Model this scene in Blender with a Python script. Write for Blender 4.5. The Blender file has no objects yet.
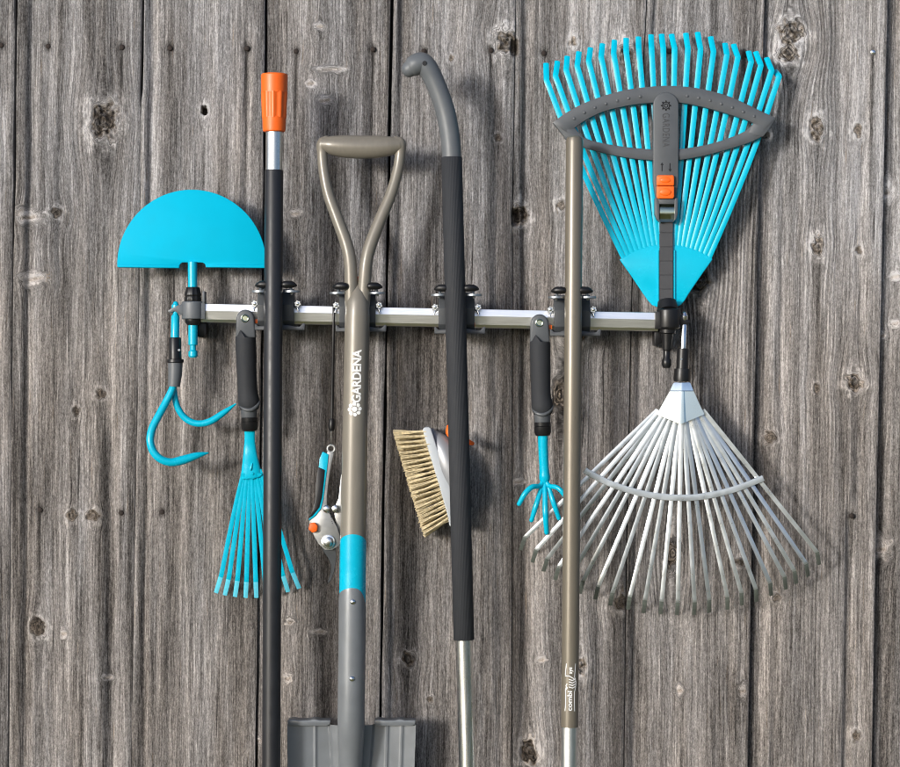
import bpy, bmesh, math, random
import numpy as np
from mathutils import Vector, Matrix

random.seed(7)
rng = np.random.default_rng(7)
SC = bpy.context.scene
COL = SC.collection
R = math.radians

# ------------------------------------------------------------------ measures
S = 0.0015                 # metres for one picture unit on the wall plane
D = 3.6                    # camera distance to the wall
CX, CY = 450.0, 383.5
Z0 = 1.15                  # camera height above the lawn


def P(px, py, d=0.0):
    k = S * (D - d) / D
    return Vector(((px - CX) * k, -d, Z0 - (py - CY) * k))


def RS(r, d=0.0):
    return r * S * (D - d) / D


# ------------------------------------------------------------------ materials
def nd(nt, typ, **kw):
    n = nt.nodes.new(typ)
    for k, v in kw.items():
        setattr(n, k, v)
    return n


def mat(name, col, rough=0.5, metal=0.0, spec=0.5, coat=0.0, var=0.06, scale=60.0, bump=0.0, bscale=900.0,
        stretch=(1, 1, 1), dirt=0.0, dirtcol=(0.12, 0.1, 0.08), rvar=0.08):
    m = bpy.data.materials.new(name)
    m.use_nodes = True
    nt = m.node_tree
    nt.nodes.clear()
    out = nd(nt, 'ShaderNodeOutputMaterial')
    b = nd(nt, 'ShaderNodeBsdfPrincipled')
    nt.links.new(b.outputs[0], out.inputs[0])
    b.inputs['Roughness'].default_value = rough
    b.inputs['Metallic'].default_value = metal
    b.inputs['Specular IOR Level'].default_value = spec
    b.inputs['Coat Weight'].default_value = coat
    b.inputs['Coat Roughness'].default_value = 0.12
    tc = nd(nt, 'ShaderNodeTexCoord')
    mp = nd(nt, 'ShaderNodeMapping')
    mp.inputs['Scale'].default_value = stretch
    nt.links.new(tc.outputs['Object'], mp.inputs[0])
    n1 = nd(nt, 'ShaderNodeTexNoise')
    n1.inputs['Scale'].default_value = scale
    n1.inputs['Detail'].default_value = 5
    nt.links.new(mp.outputs[0], n1.inputs['Vector'])
    mr = nd(nt, 'ShaderNodeMapRange')
    mr.inputs['From Min'].default_value = 0.25
    mr.inputs['From Max'].default_value = 0.75
    mr.inputs['To Min'].default_value = 1.0 - var
    mr.inputs['To Max'].default_value = 1.0 + var
    nt.links.new(n1.outputs[0], mr.inputs[0])
    hs = nd(nt, 'ShaderNodeHueSaturation')
    hs.inputs['Color'].default_value = (*col, 1)
    nt.links.new(mr.outputs[0], hs.inputs['Value'])
    last = hs.outputs[0]
    if dirt > 0:
        n2 = nd(nt, 'ShaderNodeTexNoise')
        n2.inputs['Scale'].default_value = scale * 2.3
        n2.inputs['Detail'].default_value = 8
        n2.inputs['Roughness'].default_value = 0.7
        nt.links.new(tc.outputs['Object'], n2.inputs['Vector'])
        r2 = nd(nt, 'ShaderNodeMapRange')
        r2.inputs['From Min'].default_value = 0.58
        r2.inputs['From Max'].default_value = 0.8
        r2.inputs['To Max'].default_value = dirt
        nt.links.new(n2.outputs[0], r2.inputs[0])
        mx = nd(nt, 'ShaderNodeMix', data_type='RGBA')
        nt.links.new(r2.outputs[0], mx.inputs[0])
        nt.links.new(last, mx.inputs[6])
        mx.inputs[7].default_value = (*dirtcol, 1)
        last = mx.outputs[2]
    nt.links.new(last, b.inputs['Base Color'])
    r3 = nd(nt, 'ShaderNodeMapRange')
    r3.inputs['From Min'].default_value = 0.25
    r3.inputs['From Max'].default_value = 0.75
    r3.inputs['To Min'].default_value = max(0.02, rough - rvar)
    r3.inputs['To Max'].default_value = min(1, rough + rvar)
    nt.links.new(n1.outputs[0], r3.inputs[0])
    nt.links.new(r3.outputs[0], b.inputs['Roughness'])
    if bump > 0:
        n3 = nd(nt, 'ShaderNodeTexNoise')
        n3.inputs['Scale'].default_value = bscale
        n3.inputs['Detail'].default_value = 3
        nt.links.new(mp.outputs[0], n3.inputs['Vector'])
        bp = nd(nt, 'ShaderNodeBump')
        bp.inputs['Strength'].default_value = bump
        bp.inputs['Distance'].default_value = 0.0006
        nt.links.new(n3.outputs[0], bp.inputs['Height'])
        nt.links.new(bp.outputs[0], b.inputs['Normal'])
    return m


M = {}
M['cyan'] = mat('turquoise_enamel', (0.0, 0.41, 0.58), 0.26, 0, 0.35, coat=0.1, var=0.04, bump=0.05, bscale=400, dirt=0.12, dirtcol=(0.05, 0.4, 0.55))
M['cyan_flat'] = mat('turquoise_satin', (0.0, 0.405, 0.60), 0.55, 0, 0.06, var=0.04, scale=25, bump=0.05, bscale=1200)
M['cyan_plastic'] = mat('turquoise_plastic', (0.0, 0.45, 0.63), 0.26, 0, 0.35, var=0.04, scale=30, dirt=0.1, dirtcol=(0.1, 0.5, 0.65))
M['cyan_pale'] = mat('turquoise_pale_tip', (0.12, 0.62, 0.80), 0.4, 0, 0.5, var=0.08, scale=200)  # paler turquoise for the bent tine ends
M['orange'] = mat('orange_plastic', (0.86, 0.13, 0.008), 0.42, 0, 0.5, var=0.05, bump=0.05)
M['black_pole'] = mat('black_powder_coat', (0.017, 0.018, 0.021), 0.40, 0, 0.4, var=0.08, bump=0.1, bscale=2500)
M['foam'] = mat('charcoal_foam', (0.024, 0.026, 0.030), 0.72, 0, 0.35, var=0.12, scale=90, bump=0.35, bscale=1500)
M['rubber'] = mat('black_rubber', (0.008, 0.008, 0.009), 0.4, 0, 0.4, var=0.1, bump=0.15, bscale=2000)
M['grey_plastic'] = mat('dark_grey_plastic', (0.075, 0.082, 0.090), 0.46, 0, 0.5, var=0.07, bump=0.12, bscale=2200)
M['mid_grey_plastic'] = mat('slate_grey_plastic', (0.105, 0.115, 0.125), 0.45, 0, 0.5, var=0.06, bump=0.08, bscale=2200)
M['black_plastic'] = mat('black_plastic', (0.010, 0.010, 0.011), 0.36, 0, 0.35, var=0.1, bump=0.08, bscale=1800)
M['clip_plastic'] = mat('clip_grey_plastic', (0.055, 0.060, 0.067), 0.5, 0, 0.5, var=0.08, bump=0.1)
M['rail'] = mat('bright_aluminium', (0.9, 0.9, 0.9), 0.33, 1, 0.5, var=0.03, scale=40, stretch=(1, 1, 30), rvar=0.05)
M['pole_metal'] = mat('satin_aluminium', (0.72, 0.73, 0.72), 0.28, 1, 0.5, var=0.05, scale=30, stretch=(20, 20, 1), rvar=0.05)
M['satin_white'] = mat('pale_silver_aluminium', (0.78, 0.80, 0.80), 0.38, 1, 0.5, var=0.04, scale=30, stretch=(20, 20, 1))
M['steel'] = mat('zinc_steel', (0.74, 0.76, 0.77), 0.25, 1, 0.5, var=0.08, scale=150)
M['galv'] = mat('galvanised_tine', (0.58, 0.62, 0.65), 0.32, 0.82, 0.5, var=0.06, scale=80, dirt=0.15, dirtcol=(0.4, 0.42, 0.4))
M['galv_tip'] = mat('shaded_tine_tip', (0.13, 0.15, 0.135), 0.55, 0.3, 0.5, var=0.25, scale=200)  # tine ends that turn down: their shade is put into this darker colour
M['plate'] = mat('polished_zinc_plate', (0.80, 0.85, 0.83), 0.17, 1, 0.5, var=0.06, scale=60, bump=0.05, bscale=60, rvar=0.05)
M['taupe'] = mat('taupe_lacquer', (0.195, 0.178, 0.148), 0.36, 0.1, 0.4, coat=0.15, var=0.05, scale=40, stretch=(6, 6, 1), bump=0.06, bscale=1500)
M['taupe_pole'] = mat('bronze_anodised_tube', (0.165, 0.145, 0.112), 0.34, 0.25, 0.5, coat=0.15, var=0.05, scale=40, stretch=(20, 20, 1))
M['spade_grey'] = mat('grey_hammered_paint', (0.165, 0.178, 0.190), 0.36, 0.15, 0.5, var=0.06, scale=50, bump=0.1, bscale=500, dirt=0.12, dirtcol=(0.2, 0.2, 0.2))
M['dull_steel'] = mat('dull_zinc', (0.34, 0.37, 0.40), 0.4, 0.8, var=0.1)
M['white'] = mat('white_print', (0.8, 0.8, 0.78), 0.5, 0, 0.4, var=0.05, scale=400)
M['bristle'] = mat('natural_bristle', (0.66, 0.56, 0.36), 0.6, 0, 0.3, var=0.3, scale=220)
M['brush_grey'] = mat('pale_grey_plastic', (0.42, 0.45, 0.48), 0.4, 0, 0.5, var=0.04)
M['brush_dark'] = mat('silver_grey_plastic', (0.30, 0.31, 0.33), 0.33, 0.3, 0.5, var=0.04)
M['pruner_metal'] = mat('cast_aluminium', (0.40, 0.40, 0.39), 0.42, 0.7, 0.5, var=0.12, scale=120)
M['blade_dark'] = mat('coated_blade_steel', (0.07, 0.075, 0.08), 0.35, 0.6, 0.5, var=0.1, scale=120)
M['nail'] = mat('rusted_nail', (0.030, 0.022, 0.019), 0.7, 0.4, 0.4, var=0.3, scale=800, bump=0.4, bscale=1200)
M['strap'] = mat('charcoal_strap', (0.045, 0.046, 0.05), 0.5, 0, 0.5, var=0.06, bump=0.1)
M['display'] = mat('sprung_steel_clip', (0.42, 0.47, 0.38), 0.2, 1, 0.5, var=0.05)
M['dark_back'] = mat('shadowed_timber', (0.03, 0.027, 0.024), 0.9, var=0.3)


def wood_material():
    m = bpy.data.materials.new('weathered_board_wood')
    m.use_nodes = True
    nt = m.node_tree
    nt.nodes.clear()
    L = nt.links.new
    out = nd(nt, 'ShaderNodeOutputMaterial')
    b = nd(nt, 'ShaderNodeBsdfPrincipled')
    L(b.outputs[0], out.inputs[0])
    b.inputs['Specular IOR Level'].default_value = 0.25
    b.inputs['Roughness'].default_value = 0.78
    a1 = nd(nt, 'ShaderNodeAttribute', attribute_name='grain')
    a2 = nd(nt, 'ShaderNodeAttribute', attribute_name='marks')
    a3 = nd(nt, 'ShaderNodeAttribute', attribute_name='tone')
    s2 = nd(nt, 'ShaderNodeSeparateXYZ'); L(a2.outputs['Vector'], s2.inputs[0])
    s3 = nd(nt, 'ShaderNodeSeparateXYZ'); L(a3.outputs['Vector'], s3.inputs[0])
    sg = nd(nt, 'ShaderNodeSeparateXYZ'); L(a1.outputs['Vector'], sg.inputs[0])

    def mth(op, x, y=None, z=None, clamp=False):
        n = nd(nt, 'ShaderNodeMath', operation=op, use_clamp=clamp)
        for i, v in enumerate((x, y, z)):
            if v is None:
                continue
            if isinstance(v, (int, float)):
                n.inputs[i].default_value = v
            else:
                L(v, n.inputs[i])
        return n.outputs[0]

    def noise(sx, sz, detail=2.0, rough=0.5, dist=0.0, off=0.0):
        mp = nd(nt, 'ShaderNodeMapping')
        mp.inputs['Scale'].default_value = (sx, sz, 1)
        mp.inputs['Location'].default_value = (off, off * 1.7, off * 0.3)
        L(a1.outputs['Vector'], mp.inputs[0])
        n = nd(nt, 'ShaderNodeTexNoise')
        n.inputs['Scale'].default_value = 1.0
        n.inputs['Detail'].default_value = detail
        n.inputs['Roughness'].default_value = rough
        n.inputs['Distortion'].default_value = dist
        L(mp.outputs[0], n.inputs['Vector'])
        return n.outputs[0]

    def rng_(v, a, b_, c, d):
        n = nd(nt, 'ShaderNodeMapRange')
        n.inputs['From Min'].default_value = a
        n.inputs['From Max'].default_value = b_
        n.inputs['To Min'].default_value = c
        n.inputs['To Max'].default_value = d
        L(v, n.inputs[0])
        return n.outputs[0]

    fib = noise(800, 11, 2.5, 0.65, 0.1, 3.1)
    fib2 = noise(320, 8, 3, 0.6, 0.3, 11.7)
    med = noise(80, 2.6, 3, 0.55, 0.3, 23.0)
    big = noise(22, 1.3, 3, 0.5, 0.2, 41.0)
    spk = noise(900, 330, 2, 0.65, 0, 5.0)
    dash = noise(850, 95, 1.5, 0.6, 0, 15.0)
    pale = noise(480, 22, 2, 0.6, 0.2, 35.0)
    chk = noise(260, 4.5, 2, 0.55, 0.1, 61.0)
    # growth rings
    jit = noise(30, 1.5, 2, 0.5, 0, 71.0)
    ph = mth('MULTIPLY_ADD', jit, 14.0, mth('MULTIPLY', sg.outputs[0], 2 * math.pi / 0.0062))
    ringv = mth('SINE', ph)
    ringc = mth('MULTIPLY', ringv, s3.outputs[1])
    v = mth('MULTIPLY_ADD', mth('SUBTRACT', fib, 0.5), 0.95, 0.5)
    v = mth('MULTIPLY_ADD', mth('SUBTRACT', fib2, 0.5), 0.75, v)
    v = mth('MULTIPLY_ADD', mth('SUBTRACT', med, 0.5), 0.62, v)
    v = mth('MULTIPLY_ADD', mth('SUBTRACT', big, 0.5), 0.30, v)
    v = mth('MULTIPLY_ADD', mth('SUBTRACT', spk, 0.5), 0.95, v)
    v = mth('MULTIPLY_ADD', mth('SUBTRACT', dash, 0.5), 0.7, v)
    v = mth('MULTIPLY_ADD', rng_(pale, 0.6, 0.75, 0.0, 1.0), 0.22, v)
    v = mth('MULTIPLY_ADD', ringc, 0.16, v)
    crack = rng_(chk, 0.25, 0.31, 1.0, 0.0)
    v = mth('MULTIPLY_ADD', crack, -0.42, v)
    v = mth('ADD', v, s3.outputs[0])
    v = mth('MULTIPLY_ADD', s2.outputs[1], 0.32, v)
    v = mth('MULTIPLY_ADD', s2.outputs[0], -0.30, v)
    v = mth('MULTIPLY_ADD', s2.outputs[2], -0.42, v)
    cr = nd(nt, 'ShaderNodeValToRGB')
    e = cr.color_ramp.elements
    e[0].position = 0.0; e[0].color = (0.020, 0.0185, 0.0175, 1)
    e[1].position = 1.0; e[1].color = (0.49, 0.485, 0.48, 1)
    x = e.new(0.22); x.color = (0.068, 0.065, 0.062, 1)
    x = e.new(0.5); x.color = (0.160, 0.157, 0.153, 1)
    x = e.new(0.75); x.color = (0.285, 0.281, 0.275, 1)
    L(v, cr.inputs[0])
    # warm / cool weathering
    mx = nd(nt, 'ShaderNodeMix', data_type='RGBA', blend_type='MULTIPLY')
    wc = nd(nt, 'ShaderNodeMix', data_type='RGBA')
    wc.inputs[6].default_value = (1.005, 0.99, 1.015, 1)
    wc.inputs[7].default_value = (1.075, 0.975, 0.905, 1)
    wn = noise(60, 4, 2, 0.5, 0, 91.0)
    wf = mth('ADD', s3.outputs[2], mth('MULTIPLY', mth('SUBTRACT', wn, 0.5), 1.2), clamp=True)
    L(wf, wc.inputs[0])
    mx.inputs[0].default_value = 1.0
    L(cr.outputs[0], mx.inputs[6]); L(wc.outputs[2], mx.inputs[7])
    # brown heart of the knots, ochre streaks
    bn = nd(nt, 'ShaderNodeMix', data_type='RGBA', blend_type='MULTIPLY')
    bn.inputs[7].default_value = (0.95, 0.80, 0.62, 1)
    och = rng_(noise(340, 14, 2, 0.5, 0, 17.0), 0.68, 0.76, 0.0, 0.8)
    L(mth('MAXIMUM', mth('MULTIPLY', s2.outputs[0], 0.8), och), bn.inputs[0])
    L(mx.outputs[2], bn.inputs[6])
    L(bn.outputs[2], b.inputs['Base Color'])
    bp = nd(nt, 'ShaderNodeBump')
    bp.inputs['Strength'].default_value = 0.75
    bp.inputs['Distance'].default_value = 0.0022
    hgt = mth('MULTIPLY_ADD', crack, -0.5, mth('MULTIPLY_ADD', fib2, 0.6, mth('MULTIPLY_ADD', fib, 0.45, mth('MULTIPLY_ADD', spk, 0.25, mth('MULTIPLY', ringc, 0.25)))))
    L(hgt, bp.inputs['Height'])
    L(bp.outputs[0], b.inputs['Normal'])
    return m


M['wood'] = wood_material()


def lawn_material():
    m = mat('lawn_green', (0.20, 0.185, 0.065), 0.9, 0, 0.2, var=0.35, scale=9)
    return m


M['lawn'] = lawn_material()

# ------------------------------------------------------------------ object helpers
ROOT = {'loc': Vector((0, 0, 0)), 'obj': None}


def thing(name, label, cat, loc, group=None):
    o = bpy.data.objects.new(name, None)
    o.empty_display_size = 0.03
    COL.objects.link(o)
    o.location = loc
    o['label'] = label
    o['category'] = cat
    if group:
        o['group'] = group
    ROOT['loc'] = Vector(loc)
    ROOT['obj'] = o
    return o


class MB:
    def __init__(self):
        self.v = []
        self.f = []
        self.m = []

    def add(self, vs, fs, mi=0):
        o = len(self.v)
        self.v += [Vector(x) for x in vs]
        self.f += [tuple(i + o for i in q) for q in fs]
        self.m += [mi] * len(fs)
        return self

    # sweep of a round section through world points
    def tube_w(self, pts, rad, seg=18, cap='flat', mi=0, squash=1.0, lobes=0, lobe=0.0):
        pts = [Vector(p) for p in pts]
        rad = list(rad)
        if cap in ('round', 'round0', 'round1'):
            ks = (0.0, 0.35, 0.65, 0.87)
            if cap in ('round', 'round0'):
                t = (pts[0] - pts[1]).normalized()
                r0 = rad[0]; p0 = pts[0].copy()
                ex = [(p0 + t * r0 * math.sqrt(max(0, 1 - (1 - k) ** 2)) * 1.0, r0 * (1 - k)) for k in ()]
                add = []
                for a in (80, 60, 40, 20):
                    add.append((p0 + t * r0 * math.sin(R(a)), r0 * math.cos(R(a))))
                pts = [a[0] for a in add] + pts
                rad = [a[1] for a in add] + rad
            if cap in ('round', 'round1'):
                t = (pts[-1] - pts[-2]).normalized()
                r0 = rad[-1]; p0 = pts[-1].copy()
                for a in (20, 40, 60, 80):
                    pts.append(p0 + t * r0 * math.sin(R(a)))
                    rad.append(r0 * math.cos(R(a)))
        n = len(pts)
        tang = []
        for i in range(n):
            a = pts[max(0, i - 1)]; c = pts[min(n - 1, i + 1)]
            t = c - a
            if t.length < 1e-9:
                t = tang[-1] if tang else Vector((0, 0, -1))
            tang.append(t.normalized())
        ref = Vector((0, -1, 0))
        if abs(tang[0].dot(ref)) > 0.9:
            ref = Vector((1, 0, 0))
        nrm = (ref - tang[0] * ref.dot(tang[0])).normalized()
        vs, fs = [], []
        for i in range(n):
            t = tang[i]
            nrm = (nrm - t * nrm.dot(t)).normalized()
            bi = t.cross(nrm)
            for j in range(seg):
                a = 2 * math.pi * j / seg
                rr = rad[i] * (1 + (lobe * math.cos(a * lobes) if lobes else 0))
                vs.append(pts[i] + nrm * (math.cos(a) * rr * squash) + bi * (math.sin(a) * rr))
        for i in range(n - 1):
            for j in range(seg):
                k = (j + 1) % seg
                fs.append((i * seg + j, i * seg + k, (i + 1) * seg + k, (i + 1) * seg + j))
        fs.append(tuple(reversed(range(seg))))
        fs.append(tuple((n - 1) * seg + j for j in range(seg)))
        return self.add(vs, fs, mi)

    def tube(self, path, seg=18, cap='flat', mi=0, smooth=0, **kw):
        """path of (px, py, depth, radius in picture units)"""
        if smooth:
            path = spline(path, smooth)
        pts = [P(a, b, d) for a, b, d, r in path]
        rad = [RS(r, d) for a, b, d, r in path]
        return self.tube_w(pts, rad, seg, cap, mi, **kw)

    def prism(self, poly, d0, d1, mi=0):
        """polygon in picture units pushed from depth d0 (back) to d1 (front)"""
        dm = d1
        p = [P(a, b, dm) for a, b in poly]
        area = sum(p[i].x * p[(i + 1) % len(p)].z - p[(i + 1) % len(p)].x * p[i].z for i in range(len(p)))
        if area < 0:
            p.reverse()
        n = len(p)
        vs = [Vector((q.x, -d1, q.z)) for q in p] + [Vector((q.x, -d0, q.z)) for q in p]
        fs = [tuple(range(n)), tuple(reversed(range(n, 2 * n)))]
        for i in range(n):
            j = (i + 1) % n
            fs.append((j, i, n + i, n + j))
        return self.add(vs, fs, mi)

    def ribbon(self, A, B, d0, d1, mi=0, crown=0.0):
        """solid between two polylines of equal count"""
        n = len(A)
        vs, fs = [], []
        for i in range(n):
            a = P(*A[i], d1); b = P(*B[i], d1)
            c = (a + b) / 2
            vs += [Vector((a.x, -d1, a.z)), Vector((c.x, -d1 - crown, c.z)), Vector((b.x, -d1, b.z)),
                   Vector((b.x, -d0, b.z)), Vector((a.x, -d0, a.z))]
        for i in range(n - 1):
            for j in range(5):
                k = (j + 1) % 5
                fs.append((i * 5 + j, i * 5 + k, (i + 1) * 5 + k, (i + 1) * 5 + j))
        fs.append((4, 3, 2, 1, 0))
        fs.append(tuple((n - 1) * 5 + j for j in range(5)))
        return self.add(vs, fs, mi)

    def strap(self, path, thick, mi=0, crown=0.0, tipfrom=None, tipmi=1, smooth=0, tilt=0.0):
        """flat bar through (px,py,depth,width); width lies in the wall plane"""
        if smooth:
            path = spline(path, smooth)
        pts = [P(a, b, d) for a, b, d, w in path]
        n = len(pts)
        vs, fs, ms = [], [], []
        for i in range(n):
            t = (pts[min(n - 1, i + 1)] - pts[max(0, i - 1)]).normalized()
            w = t.cross(Vector((0, -1, 0))).normalized()
            nr = w.cross(t).normalized()
            if nr.y > 0:
                nr = -nr
            if tilt:
                w, nr = w * math.cos(tilt) + nr * math.sin(tilt), nr * math.cos(tilt) - w * math.sin(tilt)
            h = RS(path[i][3], path[i][2]) / 2
            vs += [pts[i] - w * h, pts[i] - w * h * 0.35 + nr * crown, pts[i] + w * h * 0.35 + nr * crown, pts[i] + w * h,
                   pts[i] + w * h - nr * thick, pts[i] - w * h - nr * thick]
        for i in range(n - 1):
            for j in range(6):
                k = (j + 1) % 6
                fs.append((i * 6 + j, i * 6 + k, (i + 1) * 6 + k, (i + 1) * 6 + j))
                ms.append(tipmi if tipfrom is not None and i >= tipfrom else mi)
        fs.append(tuple(reversed(range(6)))); ms.append(mi)
        fs.append(tuple((n - 1) * 6 + j for j in range(6))); ms.append(tipmi if tipfrom is not None else mi)
        o = len(self.v)
        self.v += vs
        self.f += [tuple(i + o for i in q) for q in fs]
        self.m += ms
        return self

    def ball(self, px, py, d, r, sx=1, sy=1, sz=1, mi=0, seg=16, rings=10):
        c = P(px, py, d); r = RS(r, d)
        vs, fs = [c + Vector((0, 0, r * sz))], []
        for i in range(1, rings):
            a = math.pi * i / rings
            for j in range(seg):
                b = 2 * math.pi * j / seg
                vs.append(c + Vector((r * sx * math.sin(a) * math.cos(b), r * sy * math.sin(a) * math.sin(b), r * sz * math.cos(a))))
        vs.append(c - Vector((0, 0, r * sz)))
        for j in range(seg):
            fs.append((0, 1 + j, 1 + (j + 1) % seg))
        for i in range(rings - 2):
            for j in range(seg):
                k = (j + 1) % seg
                fs.append((1 + i * seg + j, 1 + (i + 1) * seg + j, 1 + (i + 1) * seg + k, 1 + i * seg + k))
        e = len(vs) - 1
        for j in range(seg):
            fs.append((e, 1 + (rings - 2) * seg + (j + 1) % seg, 1 + (rings - 2) * seg + j))
        return self.add(vs, fs, mi)

    def disc(self, px, py, d0, d1, r, mi=0, seg=24, dome=0.0):
        """short cylinder whose axis points at the viewer"""
        c = P(px, py, d1); r = RS(r, d1)
        prof = [(r, d0), (r, d1 - 0.12 * (d1 - d0)), (r * 0.9, d1)]
        if dome:
            prof += [(r * 0.6, d1 + dome * 0.7), (r * 0.3, d1 + dome)]
        vs, fs = [], []
        for rr, dd in prof:
            for j in range(seg):
                a = 2 * math.pi * j / seg
                vs.append(Vector((c.x + rr * math.cos(a), -dd, c.z + rr * math.sin(a))))
        for i in range(len(prof) - 1):
            for j in range(seg):
                k = (j + 1) % seg
                fs.append((i * seg + j, i * seg + k, (i + 1) * seg + k, (i + 1) * seg + j))
        fs.append(tuple(range((len(prof) - 1) * seg, len(prof) * seg)))
        fs.append(tuple(reversed(range(seg))))
        return self.add(vs, fs, mi)

    def ring(self, px, py, d, r, rt, mi=0, seg=24, ts=8):
        """torus facing the viewer"""
        c = P(px, py, d); r = RS(r, d); rt = RS(rt, d)
        vs, fs = [], []
        for i in range(seg):
            a = 2 * math.pi * i / seg
            for j in range(ts):
                b = 2 * math.pi * j / ts
                q = r + rt * math.cos(b)
                vs.append(c + Vector((q * math.cos(a), rt * math.sin(b), q * math.sin(a))))
        for i in range(seg):
            for j in range(ts):
                i2 = (i + 1) % seg; j2 = (j + 1) % ts
                fs.append((i * ts + j, i2 * ts + j, i2 * ts + j2, i * ts + j2))
        return self.add(vs, fs, mi)

    def build(self, name, mats, parent=None, bevel=0.0, seg=2, angle=32, loc=None, label=None):
        if not isinstance(mats, (list, tuple)):
            mats = [mats]
        base = ROOT['loc'] if loc is None else Vector(loc)
        me = bpy.data.meshes.new(name)
        me.from_pydata([v - base for v in self.v], [], self.f)
        for mm in mats:
            me.materials.append(M[mm])
        me.polygons.foreach_set('material_index', self.m)
        bm = bmesh.new()
        bm.from_mesh(me)
        bmesh.ops.recalc_face_normals(bm, faces=bm.faces)
        if bevel > 0:
            es = [e for e in bm.edges if len(e.link_faces) == 2 and e.calc_face_angle(0) > R(38)]
            bmesh.ops.bevel(bm, geom=es, offset=bevel, segments=seg, profile=0.5, affect='EDGES', clamp_overlap=True)
        bm.to_mesh(me)
        bm.free()
        me.shade_smooth()
        me.set_sharp_from_angle(angle=R(angle))
        o = bpy.data.objects.new(name, me)
        COL.objects.link(o)
        if parent is not None:
            o.parent = parent
        else:
            o.location = base
        if label:
            o['label'] = label
        return o


def spline(path, n=6):
    """Catmull-Rom through the path tuples"""
    q = [np.array(p, float) for p in path]
    q = [2 * q[0] - q[1]] + q + [2 * q[-1] - q[-2]]
    out = []
    for i in range(1, len(q) - 2):
        a, b, c, d = q[i - 1], q[i], q[i + 1], q[i + 2]
        for k in range(n):
            t = k / n
            out.append(tuple(0.5 * (2 * b + (c - a) * t + (2 * a - 5 * b + 4 * c - d) * t * t + (3 * b - a - 3 * c + d) * t ** 3)))
    out.append(tuple(q[-2]))
    return out


def text_mesh(txt, size, extrude=0.0, bold=0.0, space=1.0):
    cu = bpy.data.curves.new('lettering', 'FONT')
    cu.body = txt
    cu.size = size
    cu.extrude = extrude
    cu.offset = bold
    cu.space_character = space
    cu.resolution_u = 4
    ob = bpy.data.objects.new('lettering', cu)
    COL.objects.link(ob)
    bpy.context.view_layer.update()
    me = bpy.data.meshes.new_from_object(ob)
    bpy.data.objects.remove(ob)
    bpy.data.curves.remove(cu)
    bm = bmesh.new()
    bm.from_mesh(me)
    bpy.data.meshes.remove(me)
    return bm


def bm_slice(bm, ax, lo, hi, n):
    for i in range(1, n):
        p = [0, 0, 0]; nn = [0, 0, 0]
        p[ax] = lo + (hi - lo) * i / n
        nn[ax] = 1
        bmesh.ops.bisect_plane(bm, geom=bm.verts[:] + bm.edges[:] + bm.faces[:], plane_co=p, plane_no=nn)


def wrap_bm(bm, name, matname, parent, axis_a, axis_b, rad, up, du, lift=0.00035):
    """lay a flat drawing (x along the shaft upwards, y to the left when up=+1) round a shaft.
    axis_a: lower world point of the shaft axis, axis_b: a higher one; du: distance from axis_a to drawing x=0"""
    ax = (axis_b - axis_a).normalized()
    fr = Vector((0, -1, 0)); fr = (fr - ax * fr.dot(ax)).normalized()
    side = ax.cross(fr).normalized()      # to the viewer's left or right
    if side.x > 0:
        side = -side                      # side points left
    base = ROOT['loc']
    for v in bm.verts:
        a = v.co.y / rad
        p = axis_a + ax * (du + v.co.x) + (fr * math.cos(a) + side * math.sin(a)) * (rad + lift)
        v.co = p - base
    bmesh.ops.recalc_face_normals(bm, faces=bm.faces)
    me = bpy.data.meshes.new(name)
    bm.to_mesh(me)
    bm.free()
    me.materials.append(M[matname])
    o = bpy.data.objects.new(name, me)
    COL.objects.link(o)
    o.parent = parent
    return o


# ------------------------------------------------------------------ value noise for the boards
def vnoise(x, y, seed):
    xi = np.floor(x).astype(np.int64); yi = np.floor(y).astype(np.int64)
    fx = x - xi; fy = y - yi
    fx = fx * fx * (3 - 2 * fx); fy = fy * fy * (3 - 2 * fy)

    def h(a, b):
        n = (a * 374761393 + b * 668265263 + seed * 974711) & 0x7fffffff
        n = ((n ^ (n >> 13)) * 1274126177) & 0x7fffffff
        n = n ^ (n >> 16)
        return (n & 0xffff) / 65535.0
    return (h(xi, yi) * (1 - fx) + h(xi + 1, yi) * fx) * (1 - fy) + (h(xi, yi + 1) * (1 - fx) + h(xi + 1, yi + 1) * fx) * fy


def sstep(a, b, x):
    t = np.clip((x - a) / (b - a), 0, 1)
    return t * t * (3 - 2 * t)


# ------------------------------------------------------------------ the board wall
SEAMS = [  # polylines (y, x) of the joints between boards, and the opening between them
    [(0, -490), (767, -500)], [(0, -365), (767, -373)], [(0, -238), (767, -246)], [(0, -112), (767, -118)],
    [(0, 16), (290, 13), (767, 8)], [(0, 142.5), (256, 139.5), (767, 131)], [(0, 266), (767, 256)],
    [(0, 392), (256, 387.5), (767, 379.5)], [(0, 516), (215, 512.5), (767, 512)],
    [(0, 647), (290, 632), (560, 626.5), (767, 624)], [(0, 765), (256, 758), (767, 748)],
    [(0, 888), (767, 872)], [(0, 1012), (767, 1000)], [(0, 1138), (767, 1128)], [(0, 1262), (767, 1254)], [(0, 1390), (767, 1382)]]
GAPS = [1.5] * 16
GAPS[4] = 2.2; GAPS[5] = 2.6; GAPS[6] = 1.8; GAPS[7] = 3.2; GAPS[8] = 0.7; GAPS[9] = 1.0; GAPS[10] = 0.7; GAPS[11] = 0.8
LIPW = [11, 11, 11, 11, 12, 8, 13, 7, 10, 7, 11, 11, 11, 11, 11, 11]
LIPD = [9, 9, 9, 9, 1.5, 1.0, 5, 1.0, 2.0, 1.0, 12.0, 13, 9, 9, 9, 9]


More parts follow.
